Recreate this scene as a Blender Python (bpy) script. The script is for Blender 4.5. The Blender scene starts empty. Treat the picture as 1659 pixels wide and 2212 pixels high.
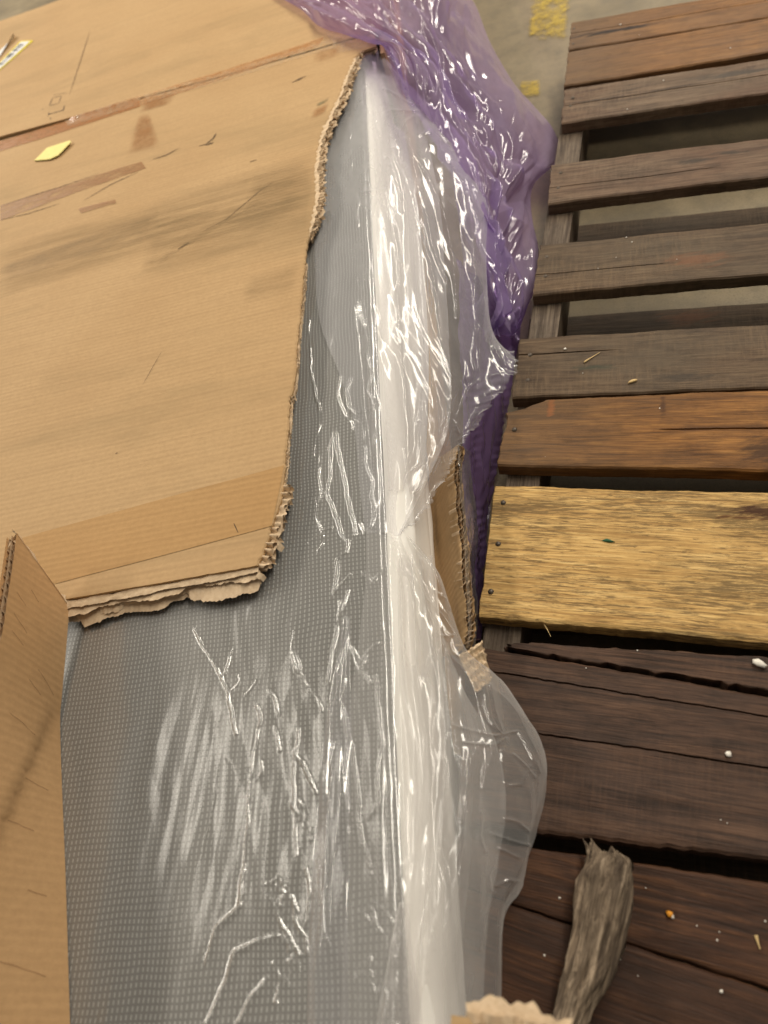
import bpy, math, random
import numpy as np
from mathutils import Matrix, Vector

random.seed(7)
rng = np.random.default_rng(7)
sc = bpy.context.scene
col = sc.collection

# ------------------------------------------------------------------ camera
F = 26 / 36 * 2212.0            # focal length in photo units (photo 1659 x 2212)
CAM_H = 0.89
def unit(v): return v / np.linalg.norm(v)
_Z = -unit(np.array([.258, .551, .794]))
_Y = np.array([-.037, -.815, .578]); _Y = unit(_Y - _Y.dot(_Z) * _Z)
_X = np.cross(_Y, _Z)
M = np.array([_X, _Y, _Z])      # world = M @ (right, down, forward)
cam_data = bpy.data.cameras.new('camera')
cam = bpy.data.objects.new('camera', cam_data); col.objects.link(cam)
right, down, fwd = M[:, 0], M[:, 1], M[:, 2]
cam.matrix_world = Matrix(((right[0], -down[0], -fwd[0], 0), (right[1], -down[1], -fwd[1], 0),
                           (right[2], -down[2], -fwd[2], CAM_H), (0, 0, 0, 1)))
cam_data.sensor_fit = 'VERTICAL'; cam_data.sensor_height = 36; cam_data.sensor_width = 27; cam_data.lens = 26
cam_data.clip_start = .02; cam_data.clip_end = 100
cam_data.dof.use_dof = True; cam_data.dof.focus_distance = .92; cam_data.dof.aperture_fstop = 4.2
sc.camera = cam

# ------------------------------------------------------------------ light
world = bpy.data.worlds.new('World'); sc.world = world; world.use_nodes = True
bg = world.node_tree.nodes['Background']
bg.inputs[0].default_value = (1.0, .92, .80, 1); bg.inputs[1].default_value = .18

def lamp(name, loc, size, power, color, rot=0):
    d = bpy.data.lights.new(name, 'AREA'); d.shape = 'RECTANGLE'; d.size, d.size_y = size
    d.energy = power; d.color = color
    o = bpy.data.objects.new(name, d); col.objects.link(o); o.location = loc; o.rotation_euler = (0, 0, rot)
    return o
WARM = (1.0, .92, .79)
lamp('ceiling_lamp', (-2.05, 1.30, 4.0), (.5, 1.2), 9, WARM, .25)
lamp('added_glint_strip', (1.9, 4.3, 4.0), (.42, 7.4), 420, WARM)  # added row, drawn out long so creases in the film catch glints
lamp('added_glint_strip', (-4.9, 4.3, 4.0), (.42, 7.4), 580, WARM)  # second added row for glints, on the left

vs = sc.view_settings
vs.view_transform = 'Standard'; vs.look = 'None'; vs.gamma = 1; vs.exposure = -0.1; vs.use_curve_mapping = False
sc.render.engine = 'CYCLES'
cy = sc.cycles
cy.use_denoising = True
cy.max_bounces = 10; cy.transparent_max_bounces = 24; cy.glossy_bounces = 4; cy.diffuse_bounces = 4
cy.transmission_bounces = 6; cy.caustics_reflective = False; cy.caustics_refractive = False
cy.sample_clamp_indirect = 6

# ------------------------------------------------------------------ helpers
def at(px, py, z):
    r = M @ np.array([(px - 829.5) / F, (py - 1106) / F, 1.0])
    return np.array([0, 0, CAM_H]) + r * ((z - CAM_H) / r[2])
def ats(pts, z): return np.array([at(p[0], p[1], z if len(p) < 3 else p[2]) for p in pts])

_perm = np.arange(256); np.random.default_rng(3).shuffle(_perm); _perm = np.concatenate([_perm, _perm, _perm])
_ang = np.random.default_rng(4).uniform(0, 2 * np.pi, 256)
_gx, _gy = np.cos(_ang), np.sin(_ang)
def noise(x, y, seed=0):
    x = np.asarray(x, float) + seed * 17.31; y = np.asarray(y, float) + seed * 9.77
    x, y = np.broadcast_arrays(x, y)
    xi = np.floor(x).astype(int); yi = np.floor(y).astype(int); xf = x - xi; yf = y - yi
    u = xf**3 * (xf * (xf * 6 - 15) + 10); v = yf**3 * (yf * (yf * 6 - 15) + 10)
    def g(ix, iy, dx, dy):
        h = _perm[_perm[ix & 255] + (iy & 255)]
        return _gx[h] * dx + _gy[h] * dy
    a = g(xi, yi, xf, yf); b = g(xi + 1, yi, xf - 1, yf)
    c = g(xi, yi + 1, xf, yf - 1); d = g(xi + 1, yi + 1, xf - 1, yf - 1)
    return ((a + u * (b - a)) * (1 - v) + (c + u * (d - c)) * v) * 1.5
def fbm(x, y, o=4, seed=0):
    return sum(noise(x * 2**i, y * 2**i, seed + i) / 2**i for i in range(o))
def ridge(x, y, seed=0):                       # sharp crests at 1
    return 1 - np.abs(noise(x, y, seed)) * 2.0

def crumple(x, y, waves, spread, seed, n=7):
    """flat facets with sharp straight creases, running mostly along y; x, y in metres"""
    r = np.random.default_rng(seed); h = 0
    for k in range(n):
        w = waves[0] * (waves[1] / waves[0]) ** r.random(); th = r.normal(0, spread); c_, s_ = math.cos(th), math.sin(th)
        p = (x * c_ + y * s_ + w * .9 * noise(x / w * .22, y / w * .12, seed + k)) / w + r.random()
        tri = 2 * np.abs(p - np.floor(p) - .5)
        h = h + w * tri * np.clip(.35 + 1.3 * noise(x / w * .35, y / w * .16, seed + 20 + k), 0, 1)
    h = h / n
    return h - h.mean()
def link_mesh(name, verts, faces, mat, parent=None, smooth=True):
    me = bpy.data.meshes.new(name)
    verts = np.asarray(verts, dtype=np.float32)
    if isinstance(faces, np.ndarray):
        k = faces.shape[1]; nf = len(faces)
        me.vertices.add(len(verts)); me.vertices.foreach_set('co', verts.ravel())
        me.loops.add(nf * k); me.loops.foreach_set('vertex_index', faces.ravel().astype(np.int32))
        me.polygons.add(nf); me.polygons.foreach_set('loop_start', np.arange(0, nf * k, k, dtype=np.int32))
        me.update(calc_edges=True)
    else:
        me.from_pydata([tuple(map(float, v)) for v in verts], [], faces)
    me.polygons.foreach_set('use_smooth', np.full(len(me.polygons), smooth))
    me.validate(); me.update()
    if mat: me.materials.append(mat)
    o = bpy.data.objects.new(name, me); col.objects.link(o)
    if parent: o.parent = parent
    return o
def grid_faces(nr, nc, off=0):
    i = np.arange(nr - 1)[:, None] * nc + np.arange(nc - 1)[None, :] + off
    return np.stack([i, i + 1, i + nc + 1, i + nc], -1).reshape(-1, 4)
def sheet(name, V, mat, parent=None, keep=None):
    nr, nc = V.shape[:2]
    f = grid_faces(nr, nc)
    if keep is not None:
        k = keep.ravel(); f = f[k[f].all(1)]
    return link_mesh(name, V.reshape(-1, 3), f, mat, parent)
def solid(name, V, thick, mat, parent=None, smooth=False, bottom=None):
    nr, nc = V.shape[:2]
    B = V.copy(); B[..., 2] -= thick
    if bottom is not None: B = bottom
    n = nr * nc
    ft = grid_faces(nr, nc); fb = grid_faces(nr, nc, n)[:, ::-1]
    loop = np.concatenate([np.arange(nc), np.arange(1, nr) * nc + nc - 1, (nr - 1) * nc + np.arange(nc - 2, -1, -1), np.arange(nr - 2, 0, -1) * nc])
    nx = np.roll(loop, -1)
    fs = np.stack([loop, loop + n, nx + n, nx], -1)
    # orientation
    return link_mesh(name, np.concatenate([V.reshape(-1, 3), B.reshape(-1, 3)]), np.concatenate([ft, fb, fs]), mat, parent, smooth)
def catmull(P, n):                              # P (k, ...) -> n samples
    P = np.asarray(P, float); k = len(P)
    t = np.linspace(0, k - 1 - 1e-9, n); i = t.astype(int); f = (t - i).reshape((-1,) + (1,) * (P.ndim - 1))
    g = lambda j: P[np.clip(j, 0, k - 1)]
    p0, p1, p2, p3 = g(i - 1), g(i), g(i + 1), g(i + 2)
    return .5 * (2 * p1 + (p2 - p0) * f + (2 * p0 - 5 * p1 + 4 * p2 - p3) * f**2 + (3 * p1 - p0 - 3 * p2 + p3) * f**3)
def loft(rows, nr, nc):
    C = np.array([[at(*p) for p in r] for r in rows])
    C = catmull(C, nr)
    return np.swapaxes(catmull(np.swapaxes(C, 0, 1), nc), 0, 1)
def normals(V):
    du = np.gradient(V, axis=1); dv = np.gradient(V, axis=0)
    n = np.cross(du, dv); n /= np.linalg.norm(n, axis=-1, keepdims=True) + 1e-12
    return n
def resample(P, step):
    P = np.asarray(P, float); L = np.concatenate([[0], np.cumsum(np.linalg.norm(np.diff(P, axis=0), axis=1))])
    s = np.arange(0, L[-1], step)
    return np.stack([np.interp(s, L, P[:, k]) for k in range(P.shape[1])], -1), s
def sstep(a, b, x):
    t = np.clip((x - a) / (b - a), 0, 1); return t * t * (3 - 2 * t)
def thing(name, label, cat, loc=(0, 0, 0), group=None):
    o = bpy.data.objects.new(name, None); col.objects.link(o); o.location = loc; o.empty_display_size = .05
    return tag(o, label, cat, group)
def tag(o, label=None, cat=None, group=None, kind=None):
    if label: o['label'] = label
    if cat: o['category'] = cat
    if group: o['group'] = group
    if kind: o['kind'] = kind
    return o

# ------------------------------------------------------------------ materials
def srgb(r, g, b):
    f = lambda c: (c / 255 / 12.92) if c / 255 <= .04045 else ((c / 255 + .055) / 1.055) ** 2.4
    return (f(r), f(g), f(b), 1)
class NT:
    def __init__(s, name):
        s.m = bpy.data.materials.new(name); s.m.use_nodes = True; s.t = s.m.node_tree; s.t.nodes.clear()
        s.out = s.n('ShaderNodeOutputMaterial')
    def n(s, typ, **kw):
        nd = s.t.nodes.new(typ)
        for k, v in kw.items(): setattr(nd, k, v)
        return nd
    def l(s, a, b): s.t.links.new(a, b)
    def set(s, sock, v):
        if hasattr(v, 'is_linked') or isinstance(v, bpy.types.NodeSocket): s.l(v, sock)
        else: sock.default_value = v
    def math(s, op, a, b=0.0, c=0.0, clamp=False):
        nd = s.n('ShaderNodeMath', operation=op, use_clamp=clamp)
        for k, v in enumerate((a, b, c)): s.set(nd.inputs[k], v)
        return nd.outputs[0]
    def mix(s, fac, a, b, blend='MIX'):
        nd = s.n('ShaderNodeMix', data_type='RGBA', blend_type=blend)
        s.set(nd.inputs[0], fac); s.set(nd.inputs[6], a); s.set(nd.inputs[7], b)
        return nd.outputs[2]
    def ramp(s, fac, stops, interp='LINEAR'):
        nd = s.n('ShaderNodeValToRGB'); cr = nd.color_ramp; cr.interpolation = interp
        while len(cr.elements) < len(stops): cr.elements.new(.5)
        for e, (p, c) in zip(cr.elements, stops): e.position = p; e.color = c if not isinstance(c, (int, float)) else (c, c, c, 1)
        s.l(fac, nd.inputs[0]); return nd.outputs[0]
    def coord(s, scale=(1, 1, 1), kind='Object', rot=(0, 0, 0), offset=None):
        tc = s.n('ShaderNodeTexCoord'); mp = s.n('ShaderNodeMapping')
        mp.inputs['Scale'].default_value = scale; mp.inputs['Rotation'].default_value = rot
        if kind == 'World':
            g = s.n('ShaderNodeNewGeometry'); src = g.outputs['Position']
        else: src = tc.outputs[kind]
        if offset is not None:
            va = s.n('ShaderNodeVectorMath', operation='ADD'); s.l(src, va.inputs[0]); s.l(offset, va.inputs[1]); src = va.outputs[0]
        s.l(src, mp.inputs[0]); return mp.outputs[0]
    def noise(s, vec, scale=5, detail=4, rough=.55, dist=0):
        nd = s.n('ShaderNodeTexNoise'); s.l(vec, nd.inputs['Vector'])
        nd.inputs['Scale'].default_value = scale; nd.inputs['Detail'].default_value = detail
        nd.inputs['Roughness'].default_value = rough; nd.inputs['Distortion'].default_value = dist
        return nd.outputs[0]
    def bump(s, h, strength=.3, dist=.001):
        nd = s.n('ShaderNodeBump'); nd.inputs['Strength'].default_value = strength; nd.inputs['Distance'].default_value = dist
        s.l(h, nd.inputs['Height']); return nd.outputs[0]
    def bsdf(s, color, rough=.7, bump=None, spec=.4, **kw):
        nd = s.n('ShaderNodeBsdfPrincipled'); s.set(nd.inputs['Base Color'], color); s.set(nd.inputs['Roughness'], rough)
        nd.inputs['Specular IOR Level'].default_value = spec
        for k, v in kw.items(): s.set(nd.inputs[k.replace('_', ' ')], v)
        if bump is not None: s.l(bump, nd.inputs['Normal'])
        return nd.outputs[0]
    def done(s, sh): s.l(sh, s.out.inputs[0]); return s.m

def mat_cardboard(name, c0, c1, stain=.25, lines=.0):
    t = NT(name)
    p = t.coord((1, 1, 1), 'World')
    fine = t.noise(p, 900, 2); mid = t.noise(p, 60, 4); big = t.noise(p, 4.5, 5, .6)
    streak = t.noise(t.coord((5, 160, 60), 'World', rot=(0, 0, .03)), 1, 3, .6)
    smudge = t.noise(t.coord((1.6, 6, 5), 'World', rot=(0, 0, .12)), 1.3, 6, .7, .3)
    c = t.mix(t.ramp(big, [(.3, 0), (.7, 1)]), c0, c1)
    c = t.mix(t.math('MULTIPLY', t.ramp(streak, [(.45, 0), (.75, 1)]), .22), c, (c0[0]*.62, c0[1]*.6, c0[2]*.6, 1))
    c = t.mix(t.math('MULTIPLY', t.ramp(smudge, [(.5, 0), (.8, 1)]), stain), c, srgb(134, 114, 80))
    c = t.mix(t.math('MULTIPLY', t.math('SUBTRACT', fine, .5), .5), c, (c0[0]*.7, c0[1]*.66, c0[2]*.6, 1))
    mott = t.noise(p, 170, 4, .7)
    c = t.mix(t.math('MULTIPLY', t.ramp(mott, [(.4, 0), (.68, 1)]), .3), c, (c0[0]*.72, c0[1]*.70, c0[2]*.66, 1))
    wv = t.n('ShaderNodeTexWave', bands_direction='Y'); wv.inputs['Scale'].default_value = 38; wv.inputs['Distortion'].default_value = .6; t.l(p, wv.inputs[0])
    c = t.mix(t.math('MULTIPLY', t.ramp(wv.outputs[1], [(.6, 0), (1, 1)]), t.math('MULTIPLY', big, .16)), c, (c0[0]*.75, c0[1]*.73, c0[2]*.7, 1))
    h = t.math('ADD', t.math('ADD', t.math('MULTIPLY', wv.outputs[1], .8), t.math('MULTIPLY', fine, .3)), t.math('ADD', mid, t.math('MULTIPLY', streak, .8)))
    return t.done(t.bsdf(c, .72, t.bump(h, .35, .0008), .3))
CARD = mat_cardboard('cardboard', srgb(180, 147, 105), srgb(188, 156, 114), .6)
CARD_IN = mat_cardboard('cardboard_inside', srgb(190, 152, 108), srgb(198, 160, 116), .15)
PAPERTAPE = mat_cardboard('paper_tape', srgb(174, 136, 88), srgb(180, 143, 95), .2)
def mat_torn():
    t = NT('torn_paper'); p = t.coord(kind='World')
    c = t.mix(t.noise(p, 240, 4), srgb(184, 156, 122), srgb(230, 208, 178))
    return t.done(t.bsdf(c, .9, t.bump(t.noise(p, 500, 3), .5, .001), .1))
TORN = mat_torn()

def mat_alpha(name, color, rough, amount, nscale, lo, hi, spec=.5, stretch=(1, 1, 1), soft=False):
    t = NT(name); p = t.coord(stretch, 'World')
    if soft:
        an = t.n('ShaderNodeAttribute'); an.attribute_name = 'soft'; amount = t.math('MULTIPLY', an.outputs['Fac'], amount)
    a = t.math('MULTIPLY', t.ramp(t.noise(p, nscale, 5, .65), [(lo, 0), (hi, 1)]), amount)
    h = t.noise(p, nscale * 3, 3)
    b = t.bsdf(color, rough, t.bump(h, .4, .001), spec)
    tr = t.n('ShaderNodeBsdfTransparent'); mx = t.n('ShaderNodeMixShader')
    t.l(a, mx.inputs[0]); t.l(tr.outputs[0], mx.inputs[1]); t.l(b, mx.inputs[2])
    return t.done(mx.outputs[0])
TAPE = mat_alpha('brown_tape', srgb(172, 118, 72), .28, .8, 60, .2, .5)
TAPE_PALE = mat_alpha('pale_tape', srgb(196, 140, 88), .2, .6, 50, .3, .6)
CLEARTAPE = mat_alpha('clear_tape', srgb(225, 200, 165), .12, .4, 90, .35, .7, .8)
RESIDUE = mat_alpha('tape_residue', srgb(150, 126, 90), .5, .42, 20, .3, .75, .3, (.6, 2.2, 1), True)
SCUFF = mat_alpha('scuff', srgb(128, 110, 80), .8, .36, 11, .3, .85, .2, (.5, 5, 1), True)
SCORE = mat_alpha('score_mark', srgb(150, 112, 76), .8, .4, 90, .2, .5)
SCRATCH = mat_alpha('scratch_dark', srgb(84, 66, 46), .8, .8, 90, .2, .5)
TAPE_S = mat_alpha('tape_scrap_film', srgb(174, 126, 82), .22, .65, 26, .25, .62, .5, (1, 1, 1), True)
REDTAPE = mat_alpha('reddish_residue', srgb(164, 122, 84), .4, .7, 40, .25, .6, .3, (.6, 2, 1))

def mat_fabric():
    t = NT('dotted_fabric'); g = t.n('ShaderNodeNewGeometry'); sp = t.n('ShaderNodeSeparateXYZ')
    wv = t.noise(t.coord((1, 1, 1), 'World'), 9, 3)
    t.l(g.outputs['Position'], sp.inputs[0])
    wo = t.math('MULTIPLY', t.math('SUBTRACT', wv, .5), .012)
    x = t.math('DIVIDE', t.math('ADD', sp.outputs[0], wo), .0047); y = t.math('DIVIDE', t.math('ADD', sp.outputs[1], wo), .0056)
    fx = t.math('ABSOLUTE', t.math('SUBTRACT', t.math('FRACT', x), .5)); fy = t.math('ABSOLUTE', t.math('SUBTRACT', t.math('FRACT', y), .5))
    mx_ = t.ramp(fx, [(.07, 1), (.20, 0)]); my_ = t.ramp(fy, [(.22, 1), (.42, 0)])
    dot = t.math('MULTIPLY', mx_, my_)
    row = t.ramp(fy, [(.28, 1), (.5, 0)])
    fine = t.noise(t.coord((1, 1, 1), 'World'), 1500, 2)
    base = t.mix(row, srgb(96, 93, 89), srgb(118, 115, 110))
    base = t.mix(t.noise(t.coord((1, 1, 1), 'World'), 12, 3), base, srgb(112, 107, 100))
    c = t.mix(t.math('MULTIPLY', dot, .7), base, srgb(206, 204, 198))
    c = t.mix(t.math('MULTIPLY', fine, .3), c, srgb(70, 70, 72))
    h = t.math('ADD', dot, t.math('MULTIPLY', fine, .2))
    return t.done(t.bsdf(c, .55, t.bump(h, .5, .0009), .35))
FABRIC = mat_fabric()
def mat_white():
    t = NT('white_cover'); p = t.coord(kind='World')
    c = t.mix(t.noise(p, 8, 3), srgb(240, 236, 228), srgb(246, 243, 237))
    return t.done(t.bsdf(c, .6, t.bump(t.noise(p, 300, 3), .25, .001), .3, Subsurface_Weight=.0))
WHITE = mat_white()

def mat_film(name, trans, haze_col, haze0, haze1, rough, gloss=1.0, fine=.25, fine_scale=180):
    t = NT(name); p = t.coord((1, .5, 1), 'World')
    n1 = t.noise(p, fine_scale, 4, .6, .6)
    bp = t.bump(n1, fine, .0008)
    tr = t.n('ShaderNodeBsdfTransparent'); tr.inputs[0].default_value = trans
    df = t.n('ShaderNodeBsdfDiffuse'); df.inputs[0].default_value = haze_col
    tl = t.n('ShaderNodeBsdfTranslucent'); tl.inputs[0].default_value = haze_col
    hz = t.n('ShaderNodeMixShader'); hz.inputs[0].default_value = .45
    t.l(df.outputs[0], hz.inputs[1]); t.l(tl.outputs[0], hz.inputs[2])
    lw = t.n('ShaderNodeLayerWeight'); lw.inputs[0].default_value = .35
    f = t.math('POWER', lw.outputs['Facing'], 1.6)
    var = t.math('ADD', .7, t.math('MULTIPLY', t.noise(p, 22, 4, .6), .6))
    hf = t.math('MULTIPLY', var, t.math('ADD', haze0, t.math('MULTIPLY', f, haze1 - haze0)), clamp=True)
    m1 = t.n('ShaderNodeMixShader'); t.l(hf, m1.inputs[0]); t.l(tr.outputs[0], m1.inputs[1]); t.l(hz.outputs[0], m1.inputs[2])
    gl = t.n('ShaderNodeBsdfGlossy'); gl.inputs['Roughness'].default_value = rough; gl.inputs[0].default_value = (1, 1, 1, 1)
    t.l(bp, gl.inputs['Normal']); t.l(bp, df.inputs['Normal'])
    lf = t.n('ShaderNodeLayerWeight'); lf.inputs[0].default_value = .5; t.l(bp, lf.inputs['Normal'])
    fr = t.math('ADD', .045, t.math('MULTIPLY', t.math('POWER', lf.outputs['Facing'], 4.0), .7))
    gf = t.math('MULTIPLY', fr, gloss, clamp=True)
    m2 = t.n('ShaderNodeMixShader'); t.l(gf, m2.inputs[0]); t.l(m1.outputs[0], m2.inputs[1]); t.l(gl.outputs[0], m2.inputs[2])
    return t.done(m2.outputs[0])
FILM_TOP = mat_film('clear_film_flat', (.97, .98, .98, 1), (.91, .90, .88, 1), .14, .42, .17, 2.3, .03)
FILM = mat_film('clear_film', (.96, .96, .97, 1), (.95, .94, .94, 1), .14, .55, .10, 1.05, .05)
FILM_UP = mat_film('milky_clear_film', (.96, .96, .97, 1), (.95, .94, .95, 1), .17, .6, .12, .55, .03)
FILM_LOW = mat_film('bag_film', (.96, .96, .96, 1), (.95, .93, .91, 1), .19, .62, .11, .65, .03)
FILM_IN = mat_film('milky_film', (.95, .94, .94, 1), (.96, .95, .93, 1), .19, .55, .15, .6, .04)
FILM_CLEAR = mat_film('thin_clear_film', (.97, .97, .97, 1), (.8, .78, .74, 1), .07, .35, .1, 1.4, .35)
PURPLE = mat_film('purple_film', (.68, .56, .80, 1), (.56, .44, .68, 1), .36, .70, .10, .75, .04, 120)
PURPLE_SHADE = mat_film('shaded_purple_film', (.50, .36, .62, 1), (.26, .17, .36, 1), .5, .8, .2, 1.2, .2, 120)  # same purple film, with the deep shade low in the gap put into its colour

def mat_wood(name, dark, mid, light, spots=0.0, spot_col=(0.02, .018, .015, 1), rough=.6, saw=0.0, grey=None, big_amt=.6, end=0.0, bump=.55, blobs=()):
    t = NT(name)
    oi = t.n('ShaderNodeObjectInfo'); cx = t.n('ShaderNodeCombineXYZ')
    t.l(t.math('MULTIPLY', oi.outputs['Random'], 37.0), cx.inputs[0]); t.l(t.math('MULTIPLY', oi.outputs['Random'], 11.0), cx.inputs[1]); t.l(t.math('MULTIPLY', oi.outputs['Random'], 7.0), cx.inputs[2])
    off = cx.outputs[0]
    grain = t.noise(t.coord((3.0, 60, 60), offset=off), 2.2, 6, .6, 1.2)
    fib = t.noise(t.coord((16, 420, 420), offset=off), 1.5, 4, .65, .5)
    big = t.noise(t.coord((3.5, 9, 9), offset=off), 1.0, 4, .6, .6)
    blot = t.noise(t.coord((9, 34, 34), offset=off), 1.2, 6, .7, .4)
    c = t.ramp(grain, [(.32, dark), (.5, mid), (.68, light)])
    c = t.mix(t.math('MULTIPLY', t.ramp(fib, [(.35, 1), (.58, 0)]), .65), c, dark)
    if grey: c = t.mix(t.math('MULTIPLY', t.ramp(big, [(.38, 0), (.66, 1)]), big_amt), c, grey)
    c = t.mix(t.math('MULTIPLY', t.ramp(blot, [(.5, 0), (.72, 1)]), .55), c, (dark[0]*.45, dark[1]*.45, dark[2]*.45, 1))
    if spots:
        s1 = t.noise(t.coord((38, 420, 200), offset=off), 1.0, 7, .72, .8)
        s2 = t.noise(t.coord((5, 14, 14), offset=off), 1.0, 3, .6)
        m = t.math('MULTIPLY', t.ramp(t.math('ADD', s1, t.math('MULTIPLY', t.math('SUBTRACT', s2, .5), .5)), [(.46, 0), (.57, 1)]), spots)
        c = t.mix(m, c, spot_col)
    h = t.math('ADD', t.math('MULTIPLY', grain, .7), t.math('MULTIPLY', fib, .6))
    if saw:
        sw = t.noise(t.coord((260, 26, 26), offset=off, rot=(0, 0, .5)), 1, 3, .6); sm = t.noise(t.coord((4, 8, 8), offset=off), 1, 2)
        sm = t.math('MULTIPLY', t.ramp(sm, [(.45, 0), (.65, 1)]), saw)
        h = t.math('ADD', h, t.math('MULTIPLY', sw, sm)); c = t.mix(t.math('MULTIPLY', t.ramp(sw, [(.45, 0), (.65, 1)]), t.math('MULTIPLY', sm, .6)), c, light)
    if end:
        tc = t.n('ShaderNodeTexCoord'); sx = t.n('ShaderNodeSeparateXYZ'); t.l(tc.outputs['Object'], sx.inputs[0])
        ew_ = t.math('ADD', sx.outputs[0], t.math('MULTIPLY', t.math('SUBTRACT', big, .5), .25))
        c = t.mix(t.math('MULTIPLY', t.ramp(ew_, [(.02, 1), (.16, 0)]), end), c, srgb(92, 80, 66))
    for (bx, by, rx, ry, bc, ba) in blobs:
        o3 = at(bx, by, .13); g = t.n('ShaderNodeNewGeometry'); sv = t.n('ShaderNodeVectorMath', operation='SUBTRACT'); t.l(g.outputs['Position'], sv.inputs[0]); sv.inputs[1].default_value = tuple(o3)
        mp = t.n('ShaderNodeMapping'); mp.inputs['Rotation'].default_value = (0, 0, .2546); t.l(sv.outputs[0], mp.inputs[0])
        m2 = t.n('ShaderNodeMapping'); m2.inputs['Scale'].default_value = (1 / rx, 1 / ry, 0); t.l(mp.outputs[0], m2.inputs[0])
        ln = t.n('ShaderNodeVectorMath', operation='LENGTH'); t.l(m2.outputs[0], ln.inputs[0])
        nz = t.noise(t.coord((30, 160, 60), 'World', rot=(0, 0, .2546)), 1, 5, .7)
        c = t.mix(t.math('MULTIPLY', t.ramp(t.math('ADD', ln.outputs['Value'], t.math('MULTIPLY', t.math('SUBTRACT', nz, .5), 2.6)), [(.35, 1), (.95, 0)]), ba), c, bc)
    dirt = t.noise(t.coord((30, 30, 30), offset=off), 1.5, 6, .7)
    c = t.mix(t.math('MULTIPLY', t.ramp(dirt, [(.5, 0), (.75, 1)]), .35), c, (dark[0]*.4, dark[1]*.4, dark[2]*.4, 1))
    return t.done(t.bsdf(c, rough, t.bump(h, bump, .0022), .22))
W_ORANGE = mat_wood('orange_brown_wood', srgb(92, 62, 36), srgb(134, 94, 54), srgb(152, 112, 68), grey=srgb(112, 86, 64), big_amt=.8, end=.5, blobs=[(1330, 66, .12, .010, srgb(34, 26, 24), .95)])
W_GREY = mat_wood('grey_brown_wood', srgb(68, 54, 43), srgb(110, 91, 73), srgb(130, 110, 90), grey=srgb(100, 72, 54), saw=.5, blobs=[(1500, 348, .04, .009, srgb(52, 46, 40), .7), (1575, 330, .03, .006, srgb(52, 46, 40), .7), (1580, 160, .09, .012, srgb(60, 56, 52), .7), (1300, 214, .05, .003, srgb(50, 44, 40), .7)])
W_GREYRED = mat_wood('red_brown_wood', srgb(66, 50, 37), srgb(98, 78, 58), srgb(114, 94, 71), grey=srgb(86, 76, 62), saw=.9, blobs=[(1283, 793, .03, .007, srgb(54, 60, 48), .7), (1470, 815, .04, .012, srgb(52, 46, 40), .6), (1500, 560, .05, .02, srgb(120, 80, 54), .6)])
W_AMBER = mat_wood('amber_wood', srgb(84, 54, 26), srgb(136, 92, 46), srgb(164, 116, 60), grey=srgb(88, 66, 44), big_amt=.7, end=.4, blobs=[(1432, 876, .005, .022, srgb(70, 42, 22), .8), (1190, 880, .006, .018, srgb(140, 86, 48), .7), (1655, 975, .03, .03, srgb(60, 38, 20), .8)])
W_PINE = mat_wood('pale_pine_wood', srgb(158, 122, 72), srgb(202, 164, 102), srgb(222, 188, 126), spots=.75, spot_col=srgb(88, 71, 47), rough=.7, blobs=[(1655, 1106, .055, .012, srgb(58, 30, 16), .95), (1600, 1118, .03, .004, srgb(84, 48, 24), .8)])
W_DARK = mat_wood('dark_brown_wood', srgb(42, 29, 21), srgb(82, 59, 45), srgb(104, 77, 59), grey=srgb(64, 51, 45), saw=.3)
W_DARKRED = mat_wood('dark_red_brown_wood', srgb(42, 26, 16), srgb(74, 47, 30), srgb(100, 66, 40), grey=srgb(54, 38, 30))
W_STRINGER = mat_wood('stringer_wood', srgb(66, 54, 44), srgb(104, 90, 76), srgb(124, 110, 94), saw=.2)
W_DRIFT = mat_wood('weathered_wood', srgb(56, 46, 38), srgb(120, 104, 86), srgb(164, 146, 124), grey=srgb(88, 76, 64), rough=.85, big_amt=.5, bump=.35)
def mat_flat(name, c, rough=.5, spec=.4, metal=0):
    t = NT(name); p = t.coord(kind='World')
    cc = t.mix(t.math('MULTIPLY', t.noise(p, 160, 4), .5), c, (c[0]*.6, c[1]*.6, c[2]*.6, 1))
    return t.done(t.bsdf(cc, rough, t.bump(t.noise(p, 400, 3), .3, .0006), spec, Metallic=metal))
NAIL = mat_flat('nail_steel', srgb(96, 86, 76), .5, .5, .6)
CRUMB = mat_flat('foam_white', srgb(238, 232, 220), .8)
STRAW = mat_flat('straw', srgb(214, 184, 130), .7)
ORANGE = mat_flat('orange_bit', srgb(226, 150, 40), .5)
GREENBIT = mat_flat('green_bit', srgb(40, 90, 60), .5)
NOTE = mat_flat('yellow_paper', srgb(240, 228, 150), .8)
LABEL_W = mat_flat('label_white', srgb(232, 230, 228), .45)
LABEL_Y = mat_flat('label_yellow', srgb(236, 216, 40), .45)
INK = mat_flat('ink_black', srgb(48, 42, 38), .6)
INK_G = mat_flat('ink_grey', srgb(120, 120, 124), .6)
GREENTAPE = mat_alpha('green_tape', srgb(138, 130, 96), .3, .7, 60, .2, .5, .5, (1, 1, 1), True)

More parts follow.
